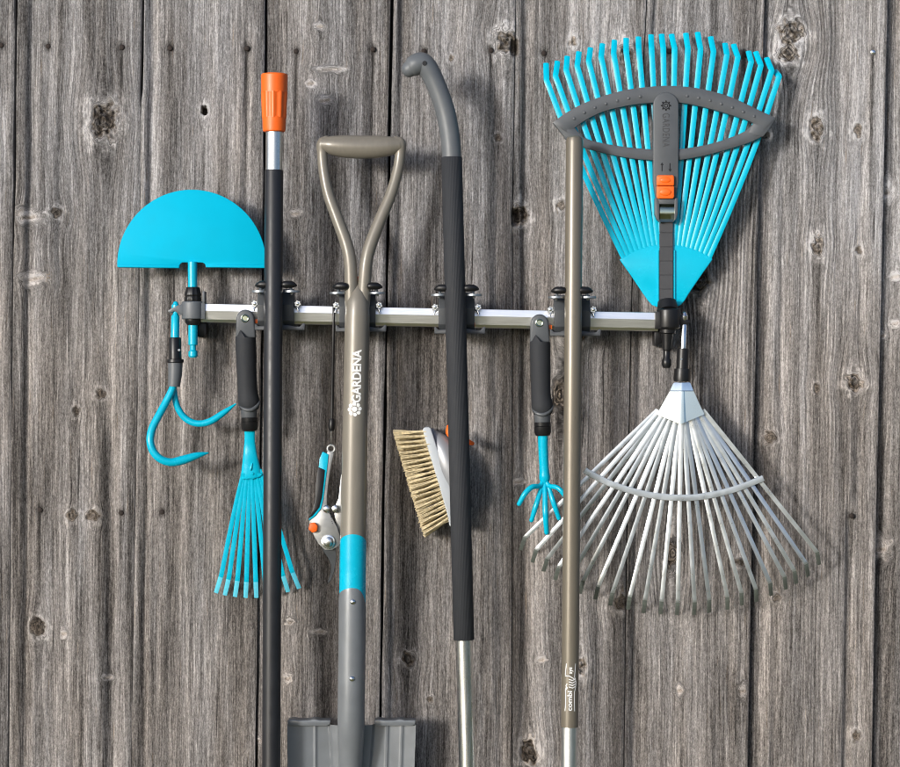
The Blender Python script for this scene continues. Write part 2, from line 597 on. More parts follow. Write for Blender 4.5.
def seam(i, y):
    a = SEAMS[i]
    ys = [p[0] for p in a]; xs = [p[1] for p in a]
    sl0 = (xs[1] - xs[0]) / (ys[1] - ys[0]); sl1 = (xs[-1] - xs[-2]) / (ys[-1] - ys[-2])
    r = np.interp(y, ys, xs)
    r = np.where(y < ys[0], xs[0] + (y - ys[0]) * sl0, r)
    return np.where(y > ys[-1], xs[-1] + (y - ys[-1]) * sl1, r)


def gap(i, y):
    g = np.full_like(y, GAPS[i], dtype=float)
    if i == 5:
        g = 0.4 + 2.4 * (1 - sstep(88, 104, y))
    if i == 4:
        g = 0.8 + 1.6 * (1 - sstep(170, 300, y))
    if i == 6:
        g = 0.8 + 1.0 * (1 - sstep(30, 300, y)) + 0.6 * sstep(600, 700, y)
    if i == 7:
        g = 2.0 + 1.3 * vnoise(y / 60.0, y * 0, 5)
    return g


# x, y, rx, ry, kind   (r rough heart, l pale swelling, h hole, s small, e large eye)
KNOTS = [
    (104, 120, 12, 17, 'r'), (204, 110, 3.2, 4.2, 'h'), (29, 216, 13, 7, 'l'), (56, 212, 5, 5, 's'), (34, 278, 13, 6, 'l'),
    (101, 394, 4.5, 4.5, 's'), (76, 411, 3.5, 4.5, 's'), (38, 627, 6.5, 8.5, 's'), (93, 516, 6, 5, 's'), (72, 516, 5, 5, 's'),
    (64, 633, 4, 5, 'l'), (107, 678, 5, 3, 'l'), (296, 213, 6, 4, 'l'), (320, 26, 5, 4, 'l'), (330, 69, 14, 3, 'l'), (326, 100, 8, 4, 'l'),
    (311, 83, 5, 4, 'l'), (506, 42, 10, 11, 'r'), (521, 215, 8, 10, 'r'), (498, 137, 3.5, 3.5, 's'), (451, 58, 2.6, 3, 's'),
    (573, 42, 3.5, 4, 's'), (561, 205, 4, 4, 's'), (625, 56, 8, 11, 'r'), (636, 122, 4, 14, 'r'), (817, 130, 6.5, 10, 'r'), (858, 130, 5, 6, 's'), (791, 34, 11, 13, 'r'),
    (789, 52, 9, 10, 'r'), (818, 247, 6, 9, 'r'), (859, 250, 3.5, 3.5, 's'), (888, 190, 6, 12, 'l'), (855, 382, 8.5, 8.5, 'r'),
    (817, 389, 3, 4, 's'), (770, 438, 5.5, 5.5, 's'), (883, 335, 5, 4, 'l'), (897, 276, 6, 4, 'l'), (896, 323, 5, 4, 'l'), (673, 553, 7, 13, 'e'),
    (740, 562, 4.5, 3.5, 's'), (622, 604, 7, 7, 's'), (777, 598, 3.4, 3.6, 's'), (680, 690, 3.5, 5, 'l'), (408, 659, 6, 6.5, 'r'),
    (530, 752, 8, 11, 'r'), (581, 667, 5, 9, 'r'), (700, 282, 9, 12, 'r'), (856, 736, 4, 5.5, 's'), (882, 548, 9, 12, 'l'),
    (519, 482, 8, 3, 'l'), (290, 622, 4, 4, 'l'), (542, 660, 5, 3, 'l'), (577, 336, 9, 6, 'r'), (560, 395, 7, 14, 'e'), (743, 690, 4, 7, 'l'),
    (320, 632, 7, 2.5, 'l'), (766, 134, 4, 3, 's'), (288, 678, 4, 5, 'l'), (258, 741, 4, 4, 'l'), (430, 700, 2.5, 3, 's'),
    (-40, 300, 9, 12, 'r'), (-190, 120, 8, 11, 'r'), (-170, 560, 7, 8, 's'), (960, 160, 8, 12, 'r'), (950, 560, 9, 9, 'r'), (1080, 330, 9, 12, 'r'), (1190, 620, 9, 12, 'r')]
# nails: x, y, drip length
NAILS = [(1, 45, 0), (48, 46, 0), (122, 47, 90), (170, 48, 0), (247, 48, 190), (296, 51, 60), (373, 49, 150), (424, 51, 0), (491, 50, 60),
         (544, 53, 0), (669, 51, 0), (745, 55, 60), (873, 52, 130), (121, 513, 70), (162, 512, 0), (40, 510, 50), (852, 516, 110), (282, 62, 0), (740, 47, 0), (-60, 47, 40), (930, 52, 40), (1000, 52, 0)]
NAILS = [n for n in NAILS if n[:2] not in ((282, 62), (740, 47))]
# soft hollows running down a board: x top, x bottom, y from, y to, half width, depth mm
HOLLOWS = [(31, 26, -100, 800, 5, 1.6), (118, 110, 430, 800, 7, 2.6), (152, 146, -100, 330, 4, 1.2), (247, 240, 40, 260, 4, 1.4), (373, 366, 40, 400, 5, 1.2),
           (235, 232, 560, 800, 5, 0.8), (498, 496, 60, 420, 6, 2.0), (527, 521, -60, 460, 4, 2.0), (404, 396, -50, 420, 5, 1.0), (600, 592, 200, 620, 8, 1.0),
           (400, 393, 520, 800, 6, 1.5), (505, 503, 430, 800, 8, 2.0), (610, 604, 560, 800, 10, 2.2), (785, 778, 130, 420, 8, 2.0), (780, 775, 590, 800, 6, 1.5),
           (722, 720, 430, 560, 4, 1.0), (735, 730, 620, 730, 6, 1.4), (866, 852, 100, 520, 5, 1.2), (852, 848, 515, 800, 4, 2.4), (690, 660, 300, 420, 6, 0.8),
           (330, 322, 380, 800, 9, 1.2), (62, 58, 100, 300, 4, 0.8), (890, 880, 440, 560, 5, 1.6)]
TONE = [0, 0, 0, 0.0, 0.0, -0.02, 0.0, -0.01, 0.02, -0.01, 0.03, -0.04, 0, 0, 0, 0]
RING = [.3, .3, .3, .3, .35, .2, .15, .25, .3, .35, 1.0, .45, .4, .3, .3, .3]

wall = thing('wooden_wall', 'weathered grey wall of vertical timber boards with knots behind the tools', 'wall', (0, 0.0, 0))
ygrid = np.concatenate([np.arange(-420, -24, 12.0), np.arange(-24, 792, 1.3), np.arange(792, 1151, 12.0)])
BOARDS = []
for bi in range(15):
    i0, i1 = bi, bi + 1
    mid = float((seam(i0, np.array([380.0]))[0] + seam(i1, np.array([380.0]))[0]) / 2)
    inframe = -80 < mid < 980
    ncol = int(125 / 0.85) if inframe else 40
    yy = ygrid if inframe else np.arange(-420, 1151, 12.0)
    xl = seam(i0, yy) + gap(i0, yy) / 2 + 0.9 * (vnoise(yy / 45, yy * 0 + bi, 31) - .5) * (GAPS[i0] > 1)
    xr = seam(i1, yy) - gap(i1, yy) / 2 + 0.9 * (vnoise(yy / 45, yy * 0 + bi, 37) - .5) * (GAPS[i1] > 1)
    # columns denser near the two edges
    t = np.linspace(0, 1, ncol)
    X = xl[:, None] + (xr - xl)[:, None] * t[None, :]
    Y = np.repeat(yy[:, None], ncol, 1)
    tl = X - xl[:, None]
    tr = xr[:, None] - X
    lw = LIPW[i0]
    H = -LIPD[i0] * (1 - sstep(lw - 2.0, lw + 3.5, tl + 1.5 * (vnoise(Y / 90, Y * 0 + bi, 3) - .5)))
    H -= 1.2 * (1 - sstep(0, 3.0, tr)) + 0.7 * (1 - sstep(0, 2.0, tl))
    H -= 6.0 * np.exp(-((tl - lw - 1.5 - 2 * vnoise(Y / 70, Y * 0 + bi, 6)) / 3.4) ** 2) * (0.35 + 0.9 * vnoise(Y / 150, Y * 0 + bi, 4))
    # cupping and soft waves along the grain
    H += 3.2 * (vnoise(X / 22 + 0.3 * vnoise(Y / 160, Y * 0 + bi, 8), Y / 420 + bi * 7, 11) - 0.5)
    H += 1.3 * (vnoise(X / 9, Y / 260 + bi * 7, 13) - 0.5)
    H += 0.45 * (vnoise(X / 3.2, Y / 120 + bi * 7, 17) - 0.5)
    H += 0.22 * (vnoise(X / 1.7, Y / 45 + bi * 7, 19) - 0.5)
    for (xa, xb, ya, yb, hw, dp) in HOLLOWS:
        xc = xa + (xb - xa) * np.clip(Y / 767, -0.2, 1.1) + 3 * (vnoise(Y / 110, Y * 0 + xa, 23) - .5)
        H -= 3.2 * dp * np.exp(-((X - xc) / hw) ** 2) * sstep(ya - 25, ya + 25, Y) * (1 - sstep(yb - 30, yb + 30, Y))
    GU = X.copy()
    GU += 2.4 * (vnoise(X / 70, Y / 420 + bi * 3, 29) - .5) + 0.25 * (vnoise(X / 18, Y / 70 + bi * 3, 30) - .5)
    # every board leans a little: grain follows the board edge
    GU -= (xl - xl[0])[:, None] * 0.9
    GZ = Y.copy()
    kn = np.zeros_like(X); ha = np.zeros_like(X); st = np.zeros_like(X)
    ringamt = np.full_like(X, RING[i0] * 0.22)
    if bi == 9:
        ringamt = 0.1 + 0.75 * sstep(672, 690, X) * sstep(120, 200, Y) * (1 - sstep(400, 520, Y)) + 0.5 * sstep(560, 620, Y) * (1 - sstep(700, 760, Y)) * sstep(715, 730, X)
    if bi == 10:
        ringamt = 0.08 + 0.4 * np.exp(-((X - 818) / 28) ** 2)
    for (kx, ky, rx, ry, kind) in KNOTS:
        if kx < xl.min() - 4 or kx > xr.max() + 4:
            continue
        xk0 = np.interp(ky, yy, xl); xk1 = np.interp(ky, yy, xr)
        if not (xk0 - 2 <= kx <= xk1 + 2):
            continue
        dx = X - kx; dy = Y - ky
        big = {'e': 2.4, 'r': 1.0, 'h': 1.2, 's': 0.9, 'l': 0.5}[kind]
        g = np.exp(-(dy / (ry * 2.4 * (1.5 if kind == 'e' else 1))) ** 2) * np.exp(-(dx / (rx * 3.2)) ** 2)
        push = min(rx, ry * 1.3) * big * g
        GU = GU - np.sign(dx) * push * np.abs(dx) / (np.abs(dx) + push + 1e-6)
        # bend of fibres past the knot
        wob = 1 + 0.35 * (vnoise(dx / rx * 1.7 + 9, dy / ry * 1.7 + kx, 43) - .5) * 2
        wob = wob * (1 + 0.25 * (vnoise(dx / 2.2 + 5, dy / 2.2 + kx, 45) - .5))
        rr = np.sqrt((dx / rx) ** 2 + (dy / ry) ** 2) / wob / 1.1
        core = 1 - sstep(0.75, 1.1, rr)
        halo = np.exp(-((np.maximum(rr, 0) - 1.25) / 0.45) ** 2)
        rad = rr * rx * 1.6
        bl = 1 - sstep(0.85, 1.35, rr)
        GU = GU * (1 - bl) + (rad + kx) * bl
        GZ = GZ * (1 - bl) + (np.arctan2(dy, dx) * rx * 1.2 + ky) * bl
        if kind == 'r':
            kn = np.maximum(kn, core * (0.15 + 1.3 * vnoise(dx / 4, dy / 2.2 + ky, 47) ** 1.3))
            ha = np.maximum(ha, halo * (0.5 + 0.8 * vnoise(dx / 3, dy / 3, 48)))
            rough = (vnoise(dx / 2.0, dy / 1.7 + kx, 51) - .55) * 6.5 + (vnoise((dx + dy) / 5, (dy - dx) / 3 + kx, 53) - .5) * 6
            H += core * rough + halo * 1.2 - core * 1.0
            ringamt = np.maximum(ringamt, 0.8 * np.exp(-((rr - 1.0) / 0.7) ** 2))
        elif kind == 'l':
            ha = np.maximum(ha, (1 - sstep(0.5, 1.4, rr)) * (0.9 + 0.7 * vnoise(dx / 2, dy / 2, 57)))
            H += 1.4 * (1 - sstep(0.2, 1.4, rr)) * np.where(dy < 0, 1, 0.5)
            H -= 2.2 * np.exp(-((dy - 0.25 * ry + 0.15 * dx) / 1.6) ** 2) * (1 - sstep(0.4, 0.95, rr))
            kn = np.maximum(kn, 0.55 * np.exp(-((dy - 0.25 * ry + 0.15 * dx) / 1.6) ** 2) * (1 - sstep(0.4, 0.95, rr)))
        elif kind == 'h':
            H -= 24 * (1 - sstep(0.8, 1.05, rr))
            kn = np.maximum(kn, 1 - sstep(0.8, 1.1, rr))
            ha = np.maximum(ha, np.exp(-((rr - 1.5) / 0.5) ** 2) * 0.9)
        elif kind == 's':
            kn = np.maximum(kn, core * (0.5 + 0.6 * vnoise(dx / 1.6, dy / 1.6 + ky, 59)))
            ha = np.maximum(ha, np.exp(-((rr - 1.45) / 0.4) ** 2) * 0.7)
            H += core * ((vnoise(dx / 1.8, dy / 1.8 + kx, 61) - .6) * 4.5) + 0.8 * np.exp(-((rr - 1.4) / 0.4) ** 2)
        else:
            kn = np.maximum(kn, core * (0.5 + 0.7 * vnoise(dx / 2.5, dy / 5 + ky, 63)))
            H += core * (vnoise(dx / 2.2, dy / 3 + kx, 65) - .6) * 5
            ringamt = np.maximum(ringamt, 1.5 * np.exp(-(rr / 3.5) ** 2))
        # weather stain running down below
        st = np.maximum(st, (0.35 if kind in 'rs' else 0.22) * np.exp(-(dx / (rx * .8)) ** 2) * sstep(ry * .6, ry * 1.6, dy) * np.exp(-np.maximum(dy - ry, 0) / 40))
    # broken corner holes at two knots beside the joint
    for (hx, hy, hwx, hwy) in ((514.5, 47, 4.0, 8), (515.5, 217, 4.0, 9)):
        m_ = np.exp(-((np.abs(X - hx) / hwx) ** 4 + (np.abs(Y - hy) / hwy) ** 4))
        H -= 18 * m_ * (m_ > 0.3)
        kn = np.maximum(kn, m_)
    for (nx, ny, drip) in NAILS:
        dx = X - nx; dy = Y - ny
        H -= 1.6 * np.exp(-((dx / 4) ** 2 + (dy / 5) ** 2))
        st = np.maximum(st, 1.0 * np.exp(-((dx / 3.8) ** 2 + (dy / 5) ** 2)))
        if drip:
            q = np.exp(-((dx + 0.015 * dy) / 1.5) ** 2) * sstep(0, 4, dy) * np.exp(-np.maximum(dy, 0) / drip)
            st = np.maximum(st, 1.25 * q)
            H -= 0.7 * q
    # brown scar
    sc_ = np.exp(-((X - 737) / 9) ** 2) * sstep(655, 700, Y) * np.exp(-np.maximum(Y - 700, 0) / 50)
    st = np.maximum(st, 0.6 * sc_)
    tone = TONE[i0] + 0.34 * (vnoise(X / 13 + bi * 5, Y / 300 + bi, 67) - .5) + 0.16 * (vnoise(X / 45, Y / 120 + bi * 3, 71) - .5) + 0.18 * (vnoise(X / 4.5 + bi * 5, Y / 150 + bi, 68) - .5)
    tone = tone - 0.14 * (1 - sstep(lw - 3, lw + 1, tl)) * (0.3 + 0.7 * (LIPD[i0] > 4)) * (0.4 + .6 * vnoise(Y / 40, X / 30, 70))  # recessed lips toned darker: the shade beside the joint is put into the colour
    warm = np.clip(0.15 + 0.55 * sstep(150, 420, Y + 160 * (vnoise(X / 60, Y / 200, 73) - .5)) + 0.5 * (vnoise(X / 20, Y / 180 + bi, 75) - .5), 0, 1)
    tone = tone + 0.035 - 0.06 * sstep(150, 420, Y + 200 * (vnoise(X / 50, Y / 160, 77) - .5))
    # world positions; two extra columns on each side turn the edge back into the joint
    WX = (X - CX) * S
    WZ = Z0 - (Y - CY) * S
    WY = -H * 0.001
    nr = len(yy)

    def ext(a):
        return np.concatenate([a[:, :1], a, a[:, -1:]], 1)
    EX, EZ, EY = ext(WX), ext(WZ), ext(WY)
    EY[:, 0] = 0.024; EY[:, -1] = 0.024
    EGU = ext(GU) * S; EGZ = ext(GZ) * S
    EGU[:, 0] -= 0.02; EGU[:, -1] += 0.02
    nc = ncol + 2
    co = np.stack([EX, EY, EZ], -1).reshape(-1, 3)
    ii = (np.arange(nr - 1)[:, None] * nc + np.arange(nc - 1)[None, :]).reshape(-1)
    quads = np.stack([ii, ii + nc, ii + nc + 1, ii + 1], -1)
    me = bpy.data.meshes.new('board')
    me.vertices.add(len(co)); me.vertices.foreach_set('co', co.astype(np.float32).ravel())
    me.loops.add(quads.size); me.loops.foreach_set('vertex_index', quads.astype(np.int32).ravel())
    me.polygons.add(len(quads))
    me.polygons.foreach_set('loop_start', (np.arange(len(quads)) * 4).astype(np.int32))
    me.polygons.foreach_set('loop_total', np.full(len(quads), 4, np.int32))
    me.update(calc_edges=True)
    me.validate()
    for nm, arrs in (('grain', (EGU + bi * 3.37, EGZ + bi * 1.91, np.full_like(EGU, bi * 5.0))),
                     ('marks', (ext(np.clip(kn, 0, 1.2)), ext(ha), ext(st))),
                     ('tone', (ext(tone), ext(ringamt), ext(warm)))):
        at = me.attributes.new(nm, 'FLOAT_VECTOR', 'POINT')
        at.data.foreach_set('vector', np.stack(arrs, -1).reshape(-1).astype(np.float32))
    me.materials.append(M['wood'])
    me.shade_smooth()
    o = bpy.data.objects.new('board', me)
    COL.objects.link(o)
    o.parent = wall
    BOARDS.append((o, xl, xr, yy))

MB().prism([(-520, -420), (1400, -420), (1400, 1150), (-520, 1150)], -0.045, -0.030).build('backing_board', 'dark_back', wall)
for (nx, ny, drip) in NAILS:
    par = None
    for (o, xl, xr, yy) in BOARDS:
        if np.interp(ny, yy, xl) <= nx <= np.interp(ny, yy, xr):
            par = o
    m_ = MB()
    m_.disc(nx, ny, -0.004, 0.0006, 2.6, dome=0.0006, seg=14)
    nb = m_.build('nail', 'steel' if nx == 873 else 'nail', par if par else wall)

# ------------------------------------------------------------------ rail with its holders
rack = thing('tool_rack', 'bright aluminium rail with dark grey clamping clips screwed across the boards', 'tool rack', P(430, 327, 0.05))


def rail_y(px):
    return 312.5 + (px - 200) * (321.5 - 312.5) / 455.0


rb = MB()
a0, a1 = 201, 658
prof = [(-8.6, 0.0608), (-1.8, 0.0624), (6.6, 0.0604), (9.5, 0.0570), (9.5, 0.036), (-8.6, 0.036)]   # offset down (units), depth
vs = []
for px in (a0, a1):
    for dy, d in prof:
        c = P(px, rail_y(px), 0.055)
        vs.append(Vector((c.x, -d, c.z - dy * S)))
n = len(prof)
fs = [(j, (j + 1) % n, n + (j + 1) % n, n + j) for j in range(n)] + [tuple(range(n)), tuple(reversed(range(n, 2 * n)))]
rb.add(vs, fs)
rb.build('rail', 'rail', rack, bevel=0.0004, seg=1, angle=6)
# brackets holding the rail off the wall
for px in (313, 520):
    y = rail_y(px)
    MB().prism([(px - 7, y - 7), (px + 7, y - 7), (px + 7, y + 8), (px - 7, y + 8)], -0.002, 0.0358).build('wall_bracket', 'clip_plastic', rack, bevel=0.001)


def make_clip(cx, half, dpole, tab=None, spread=0):
    y = rail_y(cx)
    b = MB()
    # side section of the body: (dy, depth), swept over x
    for sx0, sx1 in ((-18, -7), (7, 18)):
        sec = [(-25, 0.046), (-25, 0.070), (-9, 0.083), (7, 0.080), (14, 0.068), (15, 0.034), (9.7, 0.034), (9.7, 0.0665), (-8.6, 0.0665), (-9.5, 0.046)]
        vs = []
        for dx in (sx0, sx1):
            for dy, d in sec:
                c = P(cx + dx, y + dy, 0.07)
                vs.append(Vector((c.x, -d, c.z)))
        n = len(sec)
        fs = [(j, (j + 1) % n, n + (j + 1) % n, n + j) for j in range(n)] + [tuple(range(n)), tuple(reversed(range(n, 2 * n)))]
        b.add(vs, fs)
    b.prism([(cx - 8, y - 22), (cx + 8, y - 22), (cx + 8, y + 13), (cx - 8, y + 13)], 0.067, 0.076)
    # foot plate with turned up ends
    b.prism([(cx - 22, y + 9), (cx - 19.5, y + 10.5), (cx - 18, y + 12), (cx - 12, y + 12), (cx - 10, y + 11), (cx + 12, y + 11), (cx + 20, y + 12.5), (cx + 24, y + 12.5), (cx + 27, y + 9), (cx + 29, y + 9.5), (cx + 28.5, y + 16), (cx - 22, y + 16)], 0.070, 0.078)
    clip = b.build('clip', 'clip_plastic', rack, bevel=0.0008, seg=2)
    off = half + 3.2 + spread
    for s in (-1, 1):
        w = MB()
        px = cx + s * (off + 1.5)
        w.tube([(px - 5 * s, y - 29.5, dpole + .004, 3.5), (px - 3.4 * s, y - 29.6, dpole + .004, 3.8), (px + 2 * s, y - 29.6, dpole + .003, 3.6), (px + 4.5 * s, y - 29, dpole + .002, 2.6), (px + 6 * s, y - 28.6, dpole, 1.5)], cap='round', seg=16, squash=0.9)
        w.build('roller', 'rubber', clip)
        h = MB()
        h.tube([(px + 1 * s, y - 27, dpole - .003, 1.5), (px + 2.2 * s, y - 20, dpole - .010, 1.5)], seg=8)
        h.tube([(px + 2 * s, y - 23.6, dpole - .008, 7.6), (px + 2 * s, y - 23.4, dpole - .008, 8.4), (px + 2 * s, y - 21.6, dpole - .008, 8.4), (px + 2 * s, y - 21.4, dpole - .008, 7.6)], seg=24)
        h.build('pressure_plate', 'dull_steel', clip)
        sc = MB()
        bx, by, dd = cx + s * 21.5, y - 10.5, 0.072
        pts = []
        for k in range(12):
            a = math.pi * k / 6 + 0.3
            r = 3.8 if k % 2 == 0 else 2.7
            pts.append((bx + r * math.cos(a), by + r * math.sin(a)))
        sc.prism(pts, dd - .003, dd + .0015)
        sc.disc(bx, by, dd + .001, dd + .004, 1.7)
        sc.tube([(bx - s * 5, by + 1.5, dd - .004, 1.2), (bx, by + 4, dd, 1.2), (bx + s * 1.0, by + 7.5, dd, 1.2)], seg=8)
        sc.build('wing_screw', 'steel', clip, bevel=0.0004, seg=1)
    if tab is not None:
        MB().prism([(cx + tab - 2.5, y + 5.5), (cx + tab + 2.5, y + 5), (cx + tab + 2.5, y + 9.2), (cx + tab - 2.5, y + 9.2)], 0.069, 0.073).build('release_tab', 'orange', clip, bevel=0.0005)
    return clip


DP = 0.098
make_clip(276, 9, DP, tab=-21)
ck = make_clip(357.5, 13, DP)
make_clip(456.5, 10.5, DP, tab=16)
make_clip(572, 9, DP, tab=-22.5)
MB().prism([(353, 277), (361, 276), (360.5, 290), (354.5, 291)], 0.080, 0.090).build('locking_tab', 'orange', ck, bevel=0.001)

# left and right end holders
b = MB()
y = 310.5
b.tube([(193, 301.5, 0.056, 10.6), (193, 302.5, 0.056, 11.4), (193, 318.5, 0.056, 11.4), (193, 319.3, 0.056, 10.6)], seg=28)
b.prism([(189, 302.6), (205, 302.6), (205, 319), (189, 319)], 0.034, 0.0665)
b.prism([(183, 303.5), (176, 306), (170.5, 308.6), (167.5, 311), (170, 313), (174.5, 311), (179.5, 314.5), (184, 315.5)], 0.051, 0.066)
b.prism([(202.5, 291), (204.6, 291), (204.6, 303), (202.5, 303)], 0.040, 0.069)
eh = b.build('end_holder', 'mid_grey_plastic', rack, bevel=0.0007)
b = MB()
b.tube([(193, 287, 0.056, 5.2), (193, 287.5, 0.056, 6.6), (193, 295, 0.056, 8.4), (193, 296.5, 0.056, 7.4), (193, 297.5, 0.056, 8.2), (193, 301.4, 0.056, 8.2)], seg=40, lobes=10, lobe=0.05)
b.build('socket', 'black_plastic', eh, bevel=0.0006)
MB().tube([(193, 319.4, 0.056, 8), (193, 322, 0.056, 8), (193, 325, 0.056, 6.2)], seg=24).build('collar', 'black_plastic', eh)
MB().prism([(186.5, 320), (206, 320), (206, 334), (203, 337.5), (187.5, 335)], 0.006, 0.047).build('mounting_foot', 'black_plastic', eh, bevel=0.0006)
b = MB()
b.tube([(668.5, 309, 0.056, 11), (668.5, 310, 0.056, 11.8), (668.5, 327.5, 0.056, 11.8), (668.5, 329.5, 0.056, 10)], seg=28)
b.prism([(655, 311.5), (670, 311.5), (670, 329), (655, 329)], 0.034, 0.0665)
b.prism([(677, 313), (683, 315.5), (687, 319.5), (690.5, 320.5), (690.5, 323), (685, 324.5), (678, 327)], 0.044, 0.057)
eh = b.build('end_holder', 'black_plastic', rack, bevel=0.0007)
b = MB()
b.prism([(654.5, 328), (662, 328), (662, 343), (656, 346), (654.5, 344)], 0.006, 0.047)
b.build('mounting_foot', 'black_plastic', eh, bevel=0.0006)

# ------------------------------------------------------------------ half-moon edger
t = thing('lawn_edger', 'turquoise half-moon lawn edger upright in the left end holder of the rail', 'lawn edger', P(193, 358, 0.056))
b = MB()
arc = [(191.7 + 74.6 * math.cos(R(a)), 264.5 - 75 * math.sin(R(a))) for a in np.linspace(0, 180, 61)]
b.prism(arc + [(117.1, 266.4), (179, 267.2), (180, 264), (182.5, 262.4), (202.5, 262.4), (205, 264), (206, 267.5), (266.3, 267.3)], 0.053, 0.0555)
# folded tread along the straight edge
for xa, xb in ((117.3, 179), (206, 266.2)):
    b.prism([(xa, 264.4), (xb, 264.4 + 0.6), (xb, 268), (xa, 267.2)], 0.040, 0.0565)
b.build('blade', 'cyan_flat', t, bevel=0.0009, seg=2)
b = MB()
b.tube([(192.5, 262, 0.054, 4.7), (193, 322, 0.056, 4.7), (193, 344.5, 0.056, 4.7), (193, 345.2, 0.056, 4.2), (193, 345.5, 0.056, 3.0), (193, 350, 0.056, 3.0), (193, 351.3, 0.056, 4.6), (193, 356, 0.056, 4.7), (193, 357.5, 0.056, 3.4)], seg=22)
b.build('shaft', 'cyan', t)

# ------------------------------------------------------------------ two-pronged hook
t = thing('two_prong_cultivator', 'turquoise cultivator with two curved hooks hanging below the half-moon edger', 'cultivator', P(175, 464, 0.06))
b = MB()
b.tube([(175.6, 304, 0.060, 2.8), (175.6, 305, 0.060, 3.9), (175.6, 308, 0.060, 4.1), (175.6, 310, 0.060, 2.7), (175.6, 314, 0.060, 2.7), (175.4, 316.5, 0.060, 4.2), (175, 338.2, 0.060, 4.2)], seg=20, cap='round0')
b.build('shaft', 'cyan', t)
b = MB()
b.tube([(175, 337.5, 0.060, 5.6), (175, 338.5, 0.060, 6.1), (175.3, 359, 0.060, 6.4), (175.3, 359.6, 0.060, 8.4), (175.3, 362.2, 0.060, 8.6), (175.3, 363, 0.060, 7.6)], seg=26)
sk_ = b.build('socket', 'black_plastic', t)
MB().disc(179, 350, 0.064, 0.0695, 1.2).build('release_button', 'dull_steel', sk_)
b = MB()
b.tube([(175.3, 363, 0.060, 7.4), (175.2, 374, 0.060, 6.9), (174, 386.5, 0.060, 5.9)], seg=26)
b.build('sleeve', 'mid_grey_plastic', t)
b = MB()
b.tube([(174, 384, .060, 3.6), (171.5, 391, .062, 3.7), (166, 402, .064, 3.8), (159, 415, .068, 3.9), (152.5, 428, .072, 4.0), (150.2, 440, .075, 4.0), (153, 451, .076, 4.0), (160.5, 459, .076, 4.0), (171, 462.3, .074, 4.2), (183, 460, .070, 4.6), (197, 455.5, .066, 3.4), (208.5, 452.8, .062, 0.7)], smooth=6, seg=18)
b.build('prong', 'cyan', t)
b = MB()
b.tube([(173.5, 384, .056, 3.0), (174.5, 395, .054, 3.2), (177, 406, .053, 3.3), (183, 416, .053, 3.4), (192, 422.3, .054, 3.4), (202, 423.5, .055, 3.4), (212, 420.5, .055, 3.6), (224, 412.5, .054, 3.0), (236, 403.8, .052, 0.7)], smooth=6, seg=18)
b.build('prong', 'cyan', t)


# ------------------------------------------------------------------ small hand tools share one handle shape
def hand_handle(t, ox, oy, d):
    """ox, oy: shift from the left tool in picture units"""
    b = MB()
    n = 14
    poly = [(245.2 + ox + 9.2 * math.cos(R(a)), 319.5 + oy - 10 * math.sin(R(a))) for a in np.linspace(0, 180, 17)]
    poly += [(235.6 + ox, 338 + oy), (255.8 + ox, 338 + oy)]
    b.prism(poly, d - .007, d + .008)
    b.build('hanging_eye', 'grey_plastic', t, bevel=0.003, seg=3)
    b = MB()
    b.ring(245 + ox, 318.2 + oy, d + .0075, 3.4, 1.0)
    b.disc(245 + ox, 318.2 + oy, d + .006, d + .0086, 2.6)
    b.build('eyelet', 'display', t)
    b = MB()
    b.tube([(245.6 + ox, 337.2 + oy, d, 9.9), (245.6 + ox, 339 + oy, d, 10.3), (245.9 + ox, 355 + oy, d, 10.3), (246.3 + ox, 375 + oy, d, 9.9), (246.8 + ox, 390 + oy, d, 9.9),
            (247.4 + ox, 397 + oy, d, 10.5), (248 + ox, 402 + oy, d, 10.9), (248.2 + ox, 406 + oy, d, 10.4), (248 + ox, 409.5 + oy, d, 8.8), (248 + ox, 411 + oy, d, 7.6)], smooth=4, seg=30)
    b.build('grip', 'foam', t)
    b = MB()
    b.tube([(248 + ox, 408 + oy, d, 8.2), (248 + ox, 412 + oy, d, 8.4), (248.3 + ox, 418 + oy, d, 7.8)], seg=26)
    # thumb rest
    b.tube([(238.5 + ox, 404 + oy, d + .003, 1.4), (243 + ox, 409 + oy, d + .011, 1.8), (250 + ox, 410 + oy, d + .013, 2.0), (256 + ox, 406 + oy, d + .009, 1.8), (258.5 + ox, 402 + oy, d + .004, 1.2)], smooth=5, seg=10, cap='round')
    b.build('neck', 'grey_plastic', t)
    b = MB()
    b.tube([(248.4 + ox, 417.3 + oy, d, 7.4), (248.4 + ox, 418 + oy, d, 8.3), (248.5 + ox, 421.4 + oy, d, 8.3), (248.5 + ox, 421.8 + oy, d, 7.9), (248.5 + ox, 422.2 + oy, d, 8.5), (248.6 + ox, 428.5 + oy, d, 8.3), (248.7 + ox, 431.2 + oy, d, 7.0)], seg=30)
    b.build('collar', 'black_plastic', t)


def lean(t, k, ztop):
    """let a hanging tool lean back so its lower end nears the boards"""
    for o in t.children:
        for v in o.data.vertices:
            v.co.y += k * max(0.0, ztop - (t.location.z + v.co.z))


